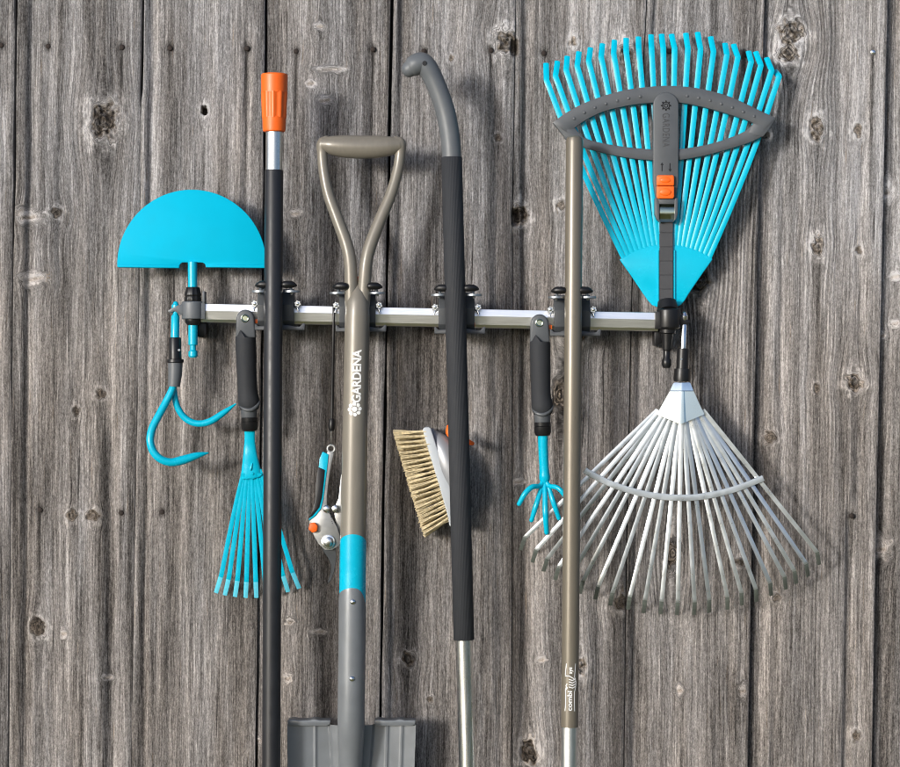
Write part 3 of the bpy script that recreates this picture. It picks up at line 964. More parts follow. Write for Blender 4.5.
t = thing('hand_fan_rake', 'small turquoise fan hand rake with black grip, partly behind the black pole', 'hand rake', P(254, 600, 0.07))
DH = 0.072
hand_handle(t, 0, 0, DH)
b = MB()
b.tube([(248.6, 429, DH, 5.4), (248.6, 440, DH, 5.3), (248.6, 447, DH, 6.0), (248.8, 456, DH + .001, 7.2), (249.4, 466, DH + .001, 9), (249.8, 475, DH + .001, 10.5), (250.2, 479, DH + .001, 10.6)], smooth=4, seg=26, squash=0.42)
b.prism([(239, 474), (260, 474), (260.5, 476), (250.5, 480.5), (239, 476.5)], DH + .001, DH + .0062)
b.disc(250.8, 474.5, DH + .004, DH + .0085, 1.5, seg=14)
b.tube([(250.5, 464.5, DH + .006, 1.1), (249.2, 470, DH + .0075, 1.3)], seg=8, cap='round')
b.build('tine_holder', 'cyan', t, bevel=0.0004, seg=1)
tips = [(212.5, 596), (221.5, 598.5), (231.8, 600), (242.5, 601), (253.5, 601), (264.5, 599.5), (275, 597.5), (285.8, 595), (297, 591.5)]
for i, (tx, ty) in enumerate(tips):
    u = i / 8
    x0 = 242 + 16.5 * u
    y0 = 470
    bx, by = tx + (250 - tx) * 0.155, ty - 18.5
    path = [(x0, y0, DH + .003 - .0006 * (i % 2), 3.0), (x0 + (bx - x0) * .35 - 1.2 * (0.5 - u), y0 + (by - y0) * .35, DH + .004, 4.2), (x0 + (bx - x0) * .7 - 0.8 * (0.5 - u), y0 + (by - y0) * .7, DH + .006, 4.6), (bx, by, DH + .009, 4.7)]
    path = spline(path, 5)
    k = len(path) - 1
    path += [(bx + (tx - bx) * .12, by + (ty - by) * .12, DH + .0085, 4.7), (tx, ty, DH - .006, 4.4)]
    MB().strap(path, 0.0016, crown=0.0004, tipfrom=k + 1, tipmi=1).build('tine', ['cyan', 'cyan_pale'], t, angle=50)

lean(t, 0.13, P(0, 330, 0).z)
t = thing('hand_cultivator', 'small turquoise five-pronged hand cultivator with black grip left of the bronze pole', 'hand cultivator', P(545, 533, 0.07))
hand_handle(t, 294.4, 4.6, DH)
b = MB()
b.tube([(543.2, 434, DH, 5.2), (543.6, 450, DH, 5.0), (544.6, 470, DH, 4.9), (545, 478, DH, 5.6), (545.1, 482, DH, 4.6), (545.1, 486, DH, 2.8)], smooth=3, seg=22)
b.build('shaft', 'cyan', t)
for path in ([(543.5, 482, DH + .002, 2.4), (540, 486.5, DH + .006, 2.5), (532.5, 487.5, DH + .016, 2.8), (525.5, 494, DH + .022, 2.8), (519.5, 504.5, DH + .02, 2.4)],
             [(546.5, 482, DH + .002, 2.4), (550, 486.5, DH + .006, 2.5), (557, 487.8, DH + .014, 2.5), (563, 493, DH + .018, 2.5), (570, 504, DH + .016, 2.1)],
             [(544, 483, DH, 2.4), (540.8, 492, DH + .004, 2.4), (536.5, 506, DH + .01, 2.7), (532, 521, DH + .008, 2.3)],
             [(545.2, 483, DH + .001, 2.5), (545.5, 495, DH + .008, 2.6), (546, 515, DH + .016, 2.9), (547.2, 533.5, DH + .012, 2.5)],
             [(546.3, 483, DH, 2.4), (549.8, 490, DH + .004, 2.4), (554, 503, DH + .01, 2.7), (559.5, 519, DH + .008, 2.3)]):
    MB().tube(path, smooth=6, seg=14, cap='round').build('prong', 'cyan', t)

lean(t, 0.07, P(0, 330, 0).z)
# ------------------------------------------------------------------ black telescopic pole
t = thing('telescopic_handle', 'black pole with a ribbed orange cap, first tall pole from the left', 'pole', P(269.5, 1130, DP))


def plx(y, xa=274.4, ya=75, xb=271.2, yb=767):
    return xa + (xb - xa) * (y - ya) / (yb - ya)


b = MB()
b.tube([(plx(170), 170, DP, 8.9), (plx(171), 171, DP, 9.3), (plx(600), 600, DP, 9.2), (plx(1130), 1130, DP, 9.2)], seg=36)
b.build('tube', 'black_pole', t)
b = MB()
b.tube([(plx(128), 128, DP, 8.3), (plx(172), 172, DP, 8.3)], seg=36)
b.build('inner_tube', 'pole_metal', t)
b = MB()
b.tube([(plx(74), 73.6, DP, 11.0), (plx(74), 74, DP, 12.6), (plx(75), 75.2, DP, 13.4), (plx(80), 80, DP, 13.3), (plx(93), 93, DP, 13.0)], seg=64)
b.tube([(plx(92), 92, DP, 12.9), (plx(94), 94.5, DP, 12.8), (plx(118), 118, DP, 11.9)], seg=64, lobes=10, lobe=0.055)
b.tube([(plx(117), 117, DP, 11.9), (plx(128), 128.5, DP, 11.5), (plx(131), 131, DP, 11.2), (plx(131.8), 131.9, DP, 10.2)], seg=64)
b.build('end_cap', 'orange', t)

# ------------------------------------------------------------------ spade
t = thing('spade', 'garden spade with taupe Y-shaped handle and grey blade in the second clip', 'spade', P(351, 915, 0.05))
SD = 0.092


def sx(y):
    return np.interp(y, [255, 300, 430, 530, 720, 920], [359.3, 357.3, 355, 353.3, 351, 348.5])


b = MB()
lp = [(352.6, 330, SD, 5.0), (351.4, 305, SD, 6.5), (351.2, 285, SD, 6.6), (350.2, 262, SD, 6.4), (346.5, 244, SD - .002, 6.4), (337.5, 219, SD - .006, 6.1), (328.5, 194, SD - .01, 5.7), (323.8, 170, SD - .013, 5.4), (322.3, 153, SD - .014, 5.4), (323, 144, SD - .014, 6.4), (326.5, 140.5, SD - .014, 5.0)]
rp = [(361.5, 330, SD, 5.0), (363.4, 305, SD, 6.5), (364.4, 285, SD, 6.6), (366.4, 262, SD, 6.4), (370.8, 244, SD - .002, 6.4), (380.5, 219, SD - .006, 6.1), (391, 194, SD - .01, 5.7), (397.8, 170, SD - .013, 5.4), (400.2, 153, SD - .014, 5.4), (399.8, 144, SD - .014, 6.4), (396.5, 140.8, SD - .014, 5.0)]
b.tube(lp, smooth=6, seg=18, cap='round')
b.tube(rp, smooth=6, seg=18, cap='round')
GD = SD - .014
b.tube([(322, 144.4, GD, 7.0), (327, 144.8, GD, 8.2), (333, 145.4, GD, 9.8), (345, 146.4, GD, 11.3), (360, 147, GD, 11.7), (376, 146.8, GD, 11.3), (389, 146, GD, 9.9), (395, 145.4, GD, 8.4), (400.5, 144.8, GD, 7.0)], smooth=4, seg=26)
b.build('handle', 'taupe', t, angle=40)
b = MB()
b.tube([(sx(289), 284, SD, 1.0), (sx(289), 287, SD, 4), (sx(289), 292, SD, 8), (sx(292), 302, SD, 11.6), (sx(300), 316, SD, 12.5), (sx(430), 430, SD, 12.6), (sx(530), 530, SD, 12.9), (sx(600), 600, SD, 13.0)], seg=44)
b.build('shaft', 'taupe', t)


def band(y_top, y_bot, lift, mtl, name, top_round, parent):
    """sleeve on the shaft whose upper rim rises as an arch at the front"""
    b = MB()
    seg = 64
    vs, fs = [], []
    rows = 12
    for i in range(rows):
        for j in range(seg):
            a = 2 * math.pi * j / seg          # 0 = front
            yt = y_top + top_round * (1 - math.cos(a)) if abs(a - math.pi) > 0 else y_top
            y_ = yt + (y_bot - yt) * i / (rows - 1)
            c = P(sx(y_), y_, SD)
            r = RS(lift, SD)
            vs.append(c + Vector((math.sin(a) * r, -math.cos(a) * r, 0)))
    for i in range(rows - 1):
        for j in range(seg):
            k = (j + 1) % seg
            fs.append((i * seg + j, i * seg + k, (i + 1) * seg + k, (i + 1) * seg + j))
    b.add(vs, fs)
    return b.build(name, mtl, parent)


band(533.5, 640, 13.25, 'cyan', 'colour_sleeve', 9, t)
b = MB()
seg = 48
vs, fs = [], []
rows = [(587, 13.5), (590, 13.7), (620, 13.7), (680, 13.6), (720, 13.6), (740, 13.0), (767, 11.6), (820, 8.0), (850, 4.5)]
for i, (y_, r_) in enumerate(rows):
    for j in range(seg):
        a = 2 * math.pi * j / seg
        yy_ = y_ + (9 * (1 - math.cos(a)) - 1.2 * math.sin(a) * 6 * 0 + (10 * max(0, math.sin(a)) ** 4)) * (1 if i < 2 else 0)
        c = P(sx(yy_), yy_, SD - (.0 if y_ < 720 else (y_ - 720) * .00028))
        vs.append(c + Vector((math.sin(a) * RS(r_, SD), -math.cos(a) * RS(r_, SD), 0)))
for i in range(len(rows) - 1):
    for j in range(seg):
        k = (j + 1) % seg
        fs.append((i * seg + j, i * seg + k, (i + 1) * seg + k, (i + 1) * seg + j))
b.add(vs, fs)
sock = b.build('socket', 'spade_grey', t, angle=60)
for y_ in (602, 679):
    MB().disc(sx(y_) + 0.3, y_, SD + .0185, SD + .0212, 2.5, dome=.0012, seg=18).build('rivet', 'steel', sock)
# blade: dished sheet with ribs, folded treads
cols = np.linspace(-1, 1, 161)
rows = np.linspace(0, 1, 40)
b = MB()
vs, fs = [], []


def blade_d(u, v):
    d = 0.056 + 0.008 * abs(u) ** 1.5
    fl = max(0.0, 1 - abs(u) / (0.36 - 0.20 * v))       # the socket flare running down the middle
    d += 0.022 * (fl ** 0.8) * (1 - v) ** 1.1 + 0.008 * min(1, fl * 9) * (1 - v)
    for ru in (-0.56, 0.56, 0.79):
        d += 0.0022 * math.exp(-((u - ru) / 0.018) ** 2) * (1 if v < 0.7 else max(0, 1 - (v - .7) / .1))
    return d


for v in rows:
    for u in cols:
        y_ = 724 + 188 * v
        hw = 64.3 - 4 * v - (18 * max(0, (v - 0.75) / 0.25) ** 2)
        px = 351.7 - 2.5 * v + u * hw
        dd = blade_d(u, v)
        if v > 0.75:
            y_ -= 0
        c = P(px, y_ - (6 * u * u * max(0, (v - .8) / .2)), 0.06)
        vs.append(Vector((c.x, -dd, c.z)))
nc = len(cols)
for i in range(len(rows) - 1):
    for j in range(nc - 1):
        fs.append((i * nc + j, i * nc + j + 1, (i + 1) * nc + j + 1, (i + 1) * nc + j))
o = len(vs)
vs2 = [Vector((q.x, q.y + 0.002, q.z)) for q in vs]
fs2 = [tuple(reversed([k + o for k in f])) for f in fs]
rim = list(range(nc)) + [i * nc + nc - 1 for i in range(1, len(rows))] + [(len(rows) - 1) * nc + j for j in range(nc - 2, -1, -1)] + [i * nc for i in range(len(rows) - 2, 0, -1)]
side = [(rim[k], rim[(k + 1) % len(rim)], rim[(k + 1) % len(rim)] + o, rim[k] + o) for k in range(len(rim))]
b.add(vs + vs2, fs + fs2 + side)
bl = b.build('blade', 'spade_grey', t, angle=40)
for x0, x1 in ((287.4, 330.5), (374, 415.6)):
    b = MB()
    n = 12
    up = [(x0 + (x1 - x0) * i / n, 720.6 - 1.2 * max(0, math.sin(i / n * math.pi * 4)) ** 2) for i in range(n + 1)]
    b.prism(up + [(x1 - .5, 724.6), (x1 - 4, 726), (x0 + 4, 726), (x0 + .5, 724.6)], 0.040, 0.0685)
    b.build('tread', 'spade_grey', bl, bevel=0.0009)
# print on the shaft
ax_a = P(sx(530), 530, SD); ax_b = P(sx(300), 300, SD)
rsh = RS(12.65, SD)
bm = text_mesh('GARDENA', 0.0182, bold=0.0006, space=1.0)
xs = [v.co.x for v in bm.verts]; ys = [v.co.y for v in bm.verts]
fx = (RS(53, SD)) / (max(xs) - min(xs)); fy = RS(9.2, SD) / (max(ys) - min(ys))
for v in bm.verts:
    v.co.x = (v.co.x - min(xs)) * fx
    v.co.y = (v.co.y - (min(ys) + max(ys)) / 2) * fy
bm_slice(bm, 1, -0.007, 0.007, 8)
for v in bm.verts:
    v.co.y -= RS(1.2, SD)
wrap_bm(bm, 'lettering', 'white', t, ax_a, ax_b, rsh, 1, RS(530 - 402.5, SD))
# flower emblem
bm = bmesh.new()


def bm_poly(bm, pts):
    bm.faces.new([bm.verts.new((x, y, 0)) for x, y in pts])


u_ = RS(1, SD)
bm_poly(bm, [(2.7 * u_ * math.cos(a), 2.7 * u_ * math.sin(a)) for a in np.linspace(0, 2 * math.pi, 17)[:-1]])
for k in range(8):
    a0_ = 2 * math.pi * k / 8
    pts = []
    for q in np.linspace(0, 1, 7):
        pts.append((3.6 + 0 * q, a0_ - .33 + .60 * q))
    for q in np.linspace(1, 0, 9):
        pts.append((3.9 + 3.4 * math.sin(math.pi * (0.12 + .76 * q)) ** .6, a0_ - .26 + .72 * q))
    bm_poly(bm, [(r_ * u_ * math.cos(a), r_ * u_ * math.sin(a)) for r_, a in pts])
bm_slice(bm, 1, -7.5 * u_, 7.5 * u_, 10)
for v in bm.verts:
    v.co.y += RS(0.3, SD)
wrap_bm(bm, 'emblem', 'white', t, ax_a, ax_b, rsh, 1, RS(530 - 409, SD))

# ------------------------------------------------------------------ pole with bent grey grip
t = thing('crook_handle_pole', 'pole with bent slate grey grip and charcoal foam sleeve in the third clip', 'pole', P(474, 1100, DP))
b = MB()
b.tube([(409.5, 69.0, DP + .004, 8.2), (412, 67.4, DP + .004, 9.8), (416, 64.8, DP + .004, 10.9), (421.5, 63.2, DP + .003, 11.0), (427, 67.5, DP + .003, 10.6), (433, 78, DP + .002, 10.0), (440, 95, DP + .001, 9.8), (446, 114, DP, 9.9), (449.8, 135, DP, 9.9), (451.3, 150, DP, 9.8), (451.6, 158, DP, 9.6)], smooth=6, seg=32, cap='round0')
cg = b.build('crook_grip', 'mid_grey_plastic', t)
MB().disc(424.6, 63, DP + .016, DP + .0198, 2.4, seg=16).build('screw_cap', 'black_plastic', cg)
b = MB()
seg = 96
ya, yb = 157, 640
path = [(451.6 + (463.9 - 451.6) * (y_ - ya) / (yb - ya), y_, DP, 10.35) for y_ in (157, 157.4, 300, 480, 639.5, 640)]
path[0] = (*path[0][:3], 9.8); path[-1] = (*path[-1][:3], 9.8)
b.tube(path, seg=288, lobes=48, lobe=0.008)
b.build('foam_sleeve', 'foam', t, angle=80)
b = MB()
b.tube([(463.6, 630, DP, 8.5), (467.6, 767, DP, 8.5), (475, 1100, DP, 8.5)], seg=40)
b.build('tube', 'pole_metal', t)

# ------------------------------------------------------------------ bronze pole
t = thing('bronze_handle_pole', 'bronze taupe tube pole with pale silver lower end in the fourth clip', 'pole', P(562, 1110, DP))


def bx_(y):
    return np.interp(y, [136, 430, 600, 767, 1110], [574.6, 572.3, 570.8, 569.2, 566])


b = MB()
b.tube([(bx_(136), 135.6, DP, 3.0), (bx_(136.4), 136.2, DP, 5.8), (bx_(138), 138, DP, 7.8), (bx_(142), 142, DP, 8.7), (bx_(430), 430, DP, 8.7), (bx_(600), 600, DP, 8.7), (bx_(727), 727, DP, 8.7)], seg=40)
b.build('tube', 'taupe_pole', t)
b = MB()
b.tube([(bx_(720), 720, DP, 8.2), (bx_(1110), 1110, DP, 8.2)], seg=40)
b.build('lower_tube', 'satin_white', t)
# small printed mark: strokes and lettering
ax_a = P(bx_(727), 727, DP); ax_b = P(bx_(430), 430, DP)
u_ = RS(1, DP)
bm = bmesh.new()


def stroke(bm, pts, w):
    for (x0, y0), (x1, y1) in zip(pts[:-1], pts[1:]):
        dx, dy = x1 - x0, y1 - y0
        l = math.hypot(dx, dy); nx, ny = -dy / l * w / 2, dx / l * w / 2
        ex, ey = dx / l * w * .3, dy / l * w * .3
        bm_poly(bm, [((x0 - ex + nx) * u_, (y0 - ey + ny) * u_), ((x1 + ex + nx) * u_, (y1 + ey + ny) * u_), ((x1 + ex - nx) * u_, (y1 + ey - ny) * u_), ((x0 - ex - nx) * u_, (y0 - ey - ny) * u_)])


stroke(bm, [(17, 5.3), (24, 4.6), (32, 4.6), (38, 5), (41, 4)], .8)
stroke(bm, [(17, -4.6), (28, -4.2), (36, -4.2), (40, -5.4), (46, -5.9), (51, -4.2), (64, -5.2)], .8)
stroke(bm, [(53, 5.3), (64, 4.2)], .8)
stroke(bm, [(52, 5.4), (52, 1.5), (49, -3.8)], .8)
for k in range(4):
    stroke(bm, [(41.5 + 2.5 * k, -5.3), (40 + 2.5 * k, -2), (41 + 2.5 * k, 1.2)], .9)
stroke(bm, [(38, 4.6), (40, 3), (42, 4.6), (44, 3.4)], .8)
t1 = text_mesh('combi', 6.4 * u_, bold=0.12 * u_)
mx_ = max(v.co.x for v in t1.verts)
for v in t1.verts:
    v.co.x = v.co.x * (20 * u_ / mx_) + 17 * u_
    v.co.y = v.co.y - 1.6 * u_
tm = bpy.data.meshes.new('tmp'); t1.to_mesh(tm); t1.free(); bm.from_mesh(tm); bpy.data.meshes.remove(tm)
t1 = text_mesh('sys', 5.6 * u_, bold=0.12 * u_)
for v in t1.verts:
    v.co.x = v.co.x * 1.0 + 54 * u_
    v.co.y = v.co.y - 1.5 * u_
tm = bpy.data.meshes.new('tmp'); t1.to_mesh(tm); t1.free(); bm.from_mesh(tm); bpy.data.meshes.remove(tm)
bm_slice(bm, 1, -6 * u_, 6 * u_, 8)
wrap_bm(bm, 'lettering', 'white', t, ax_a, ax_b, RS(8.7, DP), 1, 0.0)

# ------------------------------------------------------------------ scrubbing brush behind the foam pole
t = thing('scrubbing_brush', 'grey brush head with stiff cream bristles hanging tilted behind the foam pole', 'brush', P(440, 540, 0.03))
b = MB()
# base block: a long lens of plastic
b.prism([(422.5, 429.5), (424.5, 427.4), (429, 427), (431, 428.5), (440, 457), (450, 487), (456, 512), (457, 524), (453.5, 527.5), (449.5, 526), (447.5, 515), (438, 482), (428.5, 451)], 0.018, 0.062)
b.build('base_plate', 'brush_grey', t, bevel=0.0015, seg=3)
b = MB()
b.tube([(432, 431, .042, 3), (441, 446, .042, 12), (450, 468, .042, 15), (457, 492, .042, 12), (458, 514, .042, 5)], smooth=6, seg=26, cap='round', squash=1.1)
b.build('housing', 'brush_dark', t)
b = MB()
b.tube([(448.5, 427, .052, 2.2), (449.8, 433, .054, 4.0), (458, 438.5, .054, 4.6), (467, 441.5, .052, 3.2), (472.5, 443.5, .050, 2.0)], smooth=5, seg=14, cap='round')
b.build('button', 'orange', t)
b = MB()
rr_ = random.Random(4)
nrow = 21
for dk in range(5):
    dd = 0.020 + dk * 0.0098
    for i in range(nrow):
        u = (i + 0.25 * (dk % 2)) / nrow
        bx, by = 426 + (449.5 - 426) * u, 431.5 + (523 - 431.5) * u
        ex, ey = 393.5 + (425.5 - 393.5) * u, 433 + (539.5 - 433) * u
        ey -= 0.4
        for k in range(16):
            ox, oy, od = rr_.gauss(0, .35), rr_.gauss(0, .8), rr_.gauss(0, .0014)
            sxp, syp, sdp = rr_.gauss(0, .55), rr_.gauss(0, 1.25), rr_.gauss(0, .0022)
            tipd = dd + sdp
            b.tube([(bx + ox, by + oy, dd + od, .36), ((bx + ex) / 2 + sxp * .4, (by + ey) / 2 + syp * .55 + .3, dd + od * .5 + sdp * .5, .36), (ex + sxp, ey + syp, tipd, .34)], seg=4)
o_ = b.build('bristles', 'bristle', t)

# ------------------------------------------------------------------ pruning shears on their cord
t = thing('hanging_cord', 'thin black cord with a toggle hanging from the rail beside the spade', 'cord', P(331, 447, 0.05))
b = MB()
b.tube([(333.6, 322, .0690, 1.5), (333.3, 345, .066, 1.6), (332.4, 390, .056, 1.7), (331.8, 420, .052, 1.7)], smooth=5, seg=10)
b.tube([(333.4, 322, .069, 1.5), (333.8, 313, .0685, 1.5), (334, 306, .064, 1.5), (334, 303.3, .054, 1.5), (334, 303.4, .040, 1.5), (334, 308, .034, 1.5), (334, 320, .033, 1.5), (333.6, 328, .040, 1.5), (333.4, 331, .055, 1.5), (333.4, 333, .064, 1.5)], smooth=4, seg=10)
b.build('cord', 'rubber', t)
b = MB()
b.tube([(331.8, 418.5, .052, 2.2), (331.8, 420, .052, 3.0), (331.6, 428, .052, 3.4), (331.5, 431, .052, 2.4)], seg=16)
b.build('toggle', 'black_plastic', t)
b = MB()
b.tube([(331.5, 430, .052, .5), (331.3, 438, .050, .5), (331.2, 444, .0475, .5), (331.2, 446.0, .042, .5)], smooth=3, seg=8)
b.build('wire_loop', 'steel', t)

t = thing('pruning_shears', 'pruning shears with turquoise and black handle and orange catch hanging on the cord', 'pruners', P(330, 583, 0.045))
PD = 0.045
b = MB()
b.ring(331.2, 448.8, PD, 3.6, 1.5)
b.prism([(327.5, 451.5), (334, 453), (331.5, 464), (329, 478), (327, 496), (326.8, 508), (331, 516), (337.5, 528), (341.5, 541), (338.5, 546), (332, 550), (325, 550), (318.5, 544), (313.5, 535), (309, 524), (309.5, 519), (318, 511), (321.5, 498), (323.5, 480), (325, 465)], PD - .004, PD + .005)
body = b.build('body', 'pruner_metal', t, bevel=0.0012, seg=2)
b = MB()
b.prism([(322.6, 451.5), (328.6, 454.5), (327.3, 468), (325.4, 482), (323.3, 499), (321, 509), (315.5, 516), (309, 521), (308.5, 519), (314.5, 511), (319.5, 500), (321, 484), (318.5, 468.5), (319.5, 459)], PD - .005, PD + .0072)
b.build('handle_shell', 'cyan_plastic', t, bevel=0.001, seg=2)
b = MB()
b.prism([(318.0, 467), (324.8, 470), (323.6, 482), (321.9, 497), (319.2, 507.5), (312.2, 516.2), (308.3, 518.6), (312.6, 510), (315, 500), (315.8, 484)], PD - .006, PD + .0088)
b.build('grip_insert', 'rubber', t, bevel=0.001, seg=2)
b = MB()
b.prism([(309.5, 523.5), (314.5, 522.5), (317.8, 526), (317, 531.5), (312.5, 533), (308.4, 529.5)], PD + .004, PD + .0125)
b.build('safety_catch', 'orange', t, bevel=0.0015, seg=3)
b = MB()
b.disc(328.4, 542, PD + .004, PD + .0075, 7.0, seg=28)
b.disc(328.4, 542, PD + .007, PD + .0105, 5.0, seg=28, dome=.0014)
b.build('pivot_bolt', 'steel', t)
b = MB()
b.disc(326.8, 509, PD + .002, PD + .0085, 4.0, dome=.0012)
b.disc(335.4, 509, PD - .004, PD + .0055, 4.0, dome=.0012)
b.build('spring_seat', 'steel', t)
b = MB()
coil = []
for k in range(90):
    a = k / 90 * 2 * math.pi * 7
    q = k / 89
    coil.append((329 + 5.5 * q * .6 + 1.0 * math.cos(a) + 0.5, 510 + 15 * q + 1.6 * math.cos(a) * .3, PD + .002 + .0026 * math.sin(a), .55))
b.tube(coil, seg=6)
b.build('spring', 'blade_dark', t)
b = MB()
b.prism([(341, 474), (344.5, 476), (344, 500), (343.5, 520), (345, 536), (341.5, 541), (337, 528), (334.5, 517), (333.5, 508), (336, 504), (338.5, 498)], PD - .008, PD - .0015)
b.build('second_handle', 'pruner_metal', t, bevel=0.0012)
b = MB()
b.prism([(321, 544), (336, 545), (336.3, 560), (334.5, 571), (331.5, 580), (328.2, 583.5), (327.6, 581.5), (330.6, 573), (331, 565), (328, 558), (323, 551)], PD - .0075, PD - .0042)
b.build('cutting_blade', 'blade_dark', t, bevel=0.0006, seg=1)

# ------------------------------------------------------------------ turquoise leaf rake
t = thing('adjustable_leaf_rake', 'turquoise plastic leaf rake with dark grey frame upright on the right end of the rail', 'leaf rake', P(668, 368, 0.056))
LD = 0.040
arc_top = [(619.5, 259.5), (625, 256), (632, 251.8), (640, 248.4), (650, 245.6), (660, 244.4), (672, 244.4), (682, 245.6), (692, 248.3), (701, 251.8), (708, 255.5), (713, 259)]
b = MB()
poly = arc_top + [(703, 273), (690, 292), (684.5, 301), (681, 305), (676, 307), (657, 307), (652, 305), (648.5, 301), (642, 292), (630, 274)]
b.prism(poly, LD - .004, LD + .0005)
hub = b.build('tine_hub', 'cyan_plastic', t, bevel=0.0016, seg=3)
ltips = [((546, 63), (546.5, 80)), ((557.5, 61), (555.5, 76)), ((567.3, 56), (566.2, 70)), ((579, 51.5), (577.2, 66)), ((590.5, 47.5), (588.7, 61)), ((602.5, 43.5), (601.2, 57)),
         ((614.5, 40), (613.7, 53.5)), ((626.2, 38), (626.2, 51)), ((638.5, 36.7), (638.8, 49)), ((651, 34.5), (651.6, 48)), ((661.5, 34), (663.3, 48)), ((671.5, 34), (674.6, 48)),
         ((685.8, 33), (688, 48)), ((697.6, 32), (700.6, 49)), ((710.6, 36.5), (713.6, 51.5)), ((725, 43), (727, 54.5)), ((733.5, 44), (738, 57)), ((748.6, 51), (751.3, 61.5)),
         ((755.6, 51.5), (761, 65)), ((766.5, 57.5), (771.8, 70)), ((774.5, 70), (779.3, 76))]
for i, ((tx, ty), (bx, by)) in enumerate(ltips):
    u = i / 20
    ang = (u - .5)
    x0 = 624.2 + 84.4 * u
    y0 = 261 - 15.5 * (1 - (2 * u - 1) ** 2)
    bow = -3.0 * (1 - 2 * u) * 0.9
    path = [(x0 + 2.4 * (1 - 2 * u), y0 + 4, LD - .001, 4.3), (x0, y0 - 2, LD - .0005, 4.9), (x0 + (bx - x0) * .3 + bow * .7, y0 + (by - y0) * .3, LD + .001, 5.2), (x0 + (bx - x0) * .65 + bow, y0 + (by - y0) * .65, LD + .0, 5.5), (bx, by, LD - .003, 5.6)]
    path = spline(path, 6)
    k = len(path) - 1
    path += [(bx + (tx - bx) * .12, by + (ty - by) * .12, LD - .0045, 5.6), (bx + (tx - bx) * .45, by + (ty - by) * .42, LD - .009, 5.6), (tx, ty, LD - .019, 5.6)]
    MB().strap(path, 0.0026, crown=0.0009, tipfrom=k + 1).build('tine', ['cyan_plastic', 'cyan_plastic'], t, angle=28)
# spreader frame
FD0, FD1 = LD - .002, LD + .010
b = MB()


def resamp(pl, n):
    pl = spline([(a, c, 0, 0) for a, c in pl], 8)
    pl = np.array(pl)[:, :2]
    s_ = np.concatenate([[0], np.cumsum(np.hypot(*np.diff(pl, axis=0).T))])
    q = np.linspace(0, s_[-1], n)
    return [(float(a), float(c)) for a, c in zip(np.interp(q, s_, pl[:, 0]), np.interp(q, s_, pl[:, 1]))]


UO = resamp([(552.5, 122.5), (565, 113.5), (580, 105), (600, 97), (625, 90), (650, 86.6), (668, 85.6), (690, 87), (710, 90.6), (730, 96.6), (750, 105.6), (763, 112), (775.5, 117.5)], 41)
UI = resamp([(569, 134), (575, 127.3), (588, 118.5), (606, 110.5), (630, 105), (652, 102.6), (668, 102), (684, 103), (704, 107), (722, 112), (738, 117), (753, 122.6), (763, 131)], 41)
b.ribbon(UO, UI, FD0, FD1, crown=.0012)
b.ribbon(resamp([(553, 122.5), (560, 131), (567, 140)], 5), resamp([(570, 121), (574, 127), (584.5, 139)], 5), FD0, FD1 - .0004, crown=.001)
b.ribbon(resamp([(570, 127), (585, 138), (605, 143.6), (630, 147.4), (657, 149.6)], 14), resamp([(564, 138), (580, 146), (605, 153), (630, 158), (657, 160.6)], 14), FD0, FD1 - .001, crown=.0012)
b.ribbon(resamp([(675, 149.6), (693, 147.2), (712, 143.4), (731, 137.2), (746, 130.5), (754, 122.5)], 16), resamp([(675, 160.6), (695, 157.3), (715, 152.8), (735, 147), (752, 141.3), (765, 134.6)], 16), FD0, FD1 - .001, crown=.0012)
b.ribbon(resamp([(775.5, 117.3), (771, 126), (763, 136.5)], 5), resamp([(757, 114), (753.5, 123), (748, 134)], 5), FD0, FD1 - .0004, crown=.001)
for k in range(17):
    q = 3 + k * 2.12 + (0.0)
    i = int(q); f = q - i
    ox = UO[i][0] * (1 - f) + UO[i + 1][0] * f; oy = UO[i][1] * (1 - f) + UO[i + 1][1] * f
    ix = UI[i][0] * (1 - f) + UI[i + 1][0] * f; iy = UI[i][1] * (1 - f) + UI[i + 1][1] * f
    mx2, my2 = ox * .45 + ix * .55, oy * .45 + iy * .55
    if abs(mx2 - 666) < 17:
        continue
    b.ball(mx2, my2, FD1 + .0012, 1.6, sy=.55, seg=10, rings=6)
fr = b.build('spreader_frame', 'grey_plastic', t, bevel=0.0012, seg=2, angle=30)
b = MB()
top = [(666 + 12.8 * math.cos(R(a)), 105 - 13 * math.sin(R(a))) for a in np.linspace(0, 180, 19)]
b.prism(top + [(653.2, 182), (656, 199), (676, 199), (678.6, 182)], FD0, FD1 + .0035)
bar = b.build('centre_bar', 'grey_plastic', t, bevel=0.0016, seg=3)
# raised lettering reading downwards, emblem above
bm = text_mesh('GARDENA', 0.0125, extrude=0.0003, space=1.08)
xs = [v.co.x for v in bm.verts]; ys = [v.co.y for v in bm.verts]
fx = RS(34, .053) / (max(xs) - min(xs)); fy = RS(7.2, .053) / (max(ys) - min(ys))
org = P(666, 113, FD1 + .0035)
for v in bm.verts:
    xx = (v.co.x - min(xs)) * fx; yv = (v.co.y - (min(ys) + max(ys)) / 2) * fy
    v.co = Vector((org.x + yv, org.y - .0001 - v.co.z - .0002, org.z - xx)) - ROOT['loc']
bmesh.ops.recalc_face_normals(bm, faces=bm.faces)
me = bpy.data.meshes.new('lettering'); bm.to_mesh(me); bm.free(); me.materials.append(M['strap'])
o = bpy.data.objects.new('lettering', me); COL.objects.link(o); o.parent = bar
b = MB()
b.ring(666, 105.5, FD1 + .0036, 3.4, .5, seg=20, ts=6)
b.ring(666, 105.5, FD1 + .0036, 1.7, .45, seg=16, ts=6)
for k in range(8):
    a = k * math.pi / 4
    b.ball(666 + 4.4 * math.cos(a), 105.5 + 4.4 * math.sin(a), FD1 + .0035, .9, sy=.5, seg=8, rings=6)
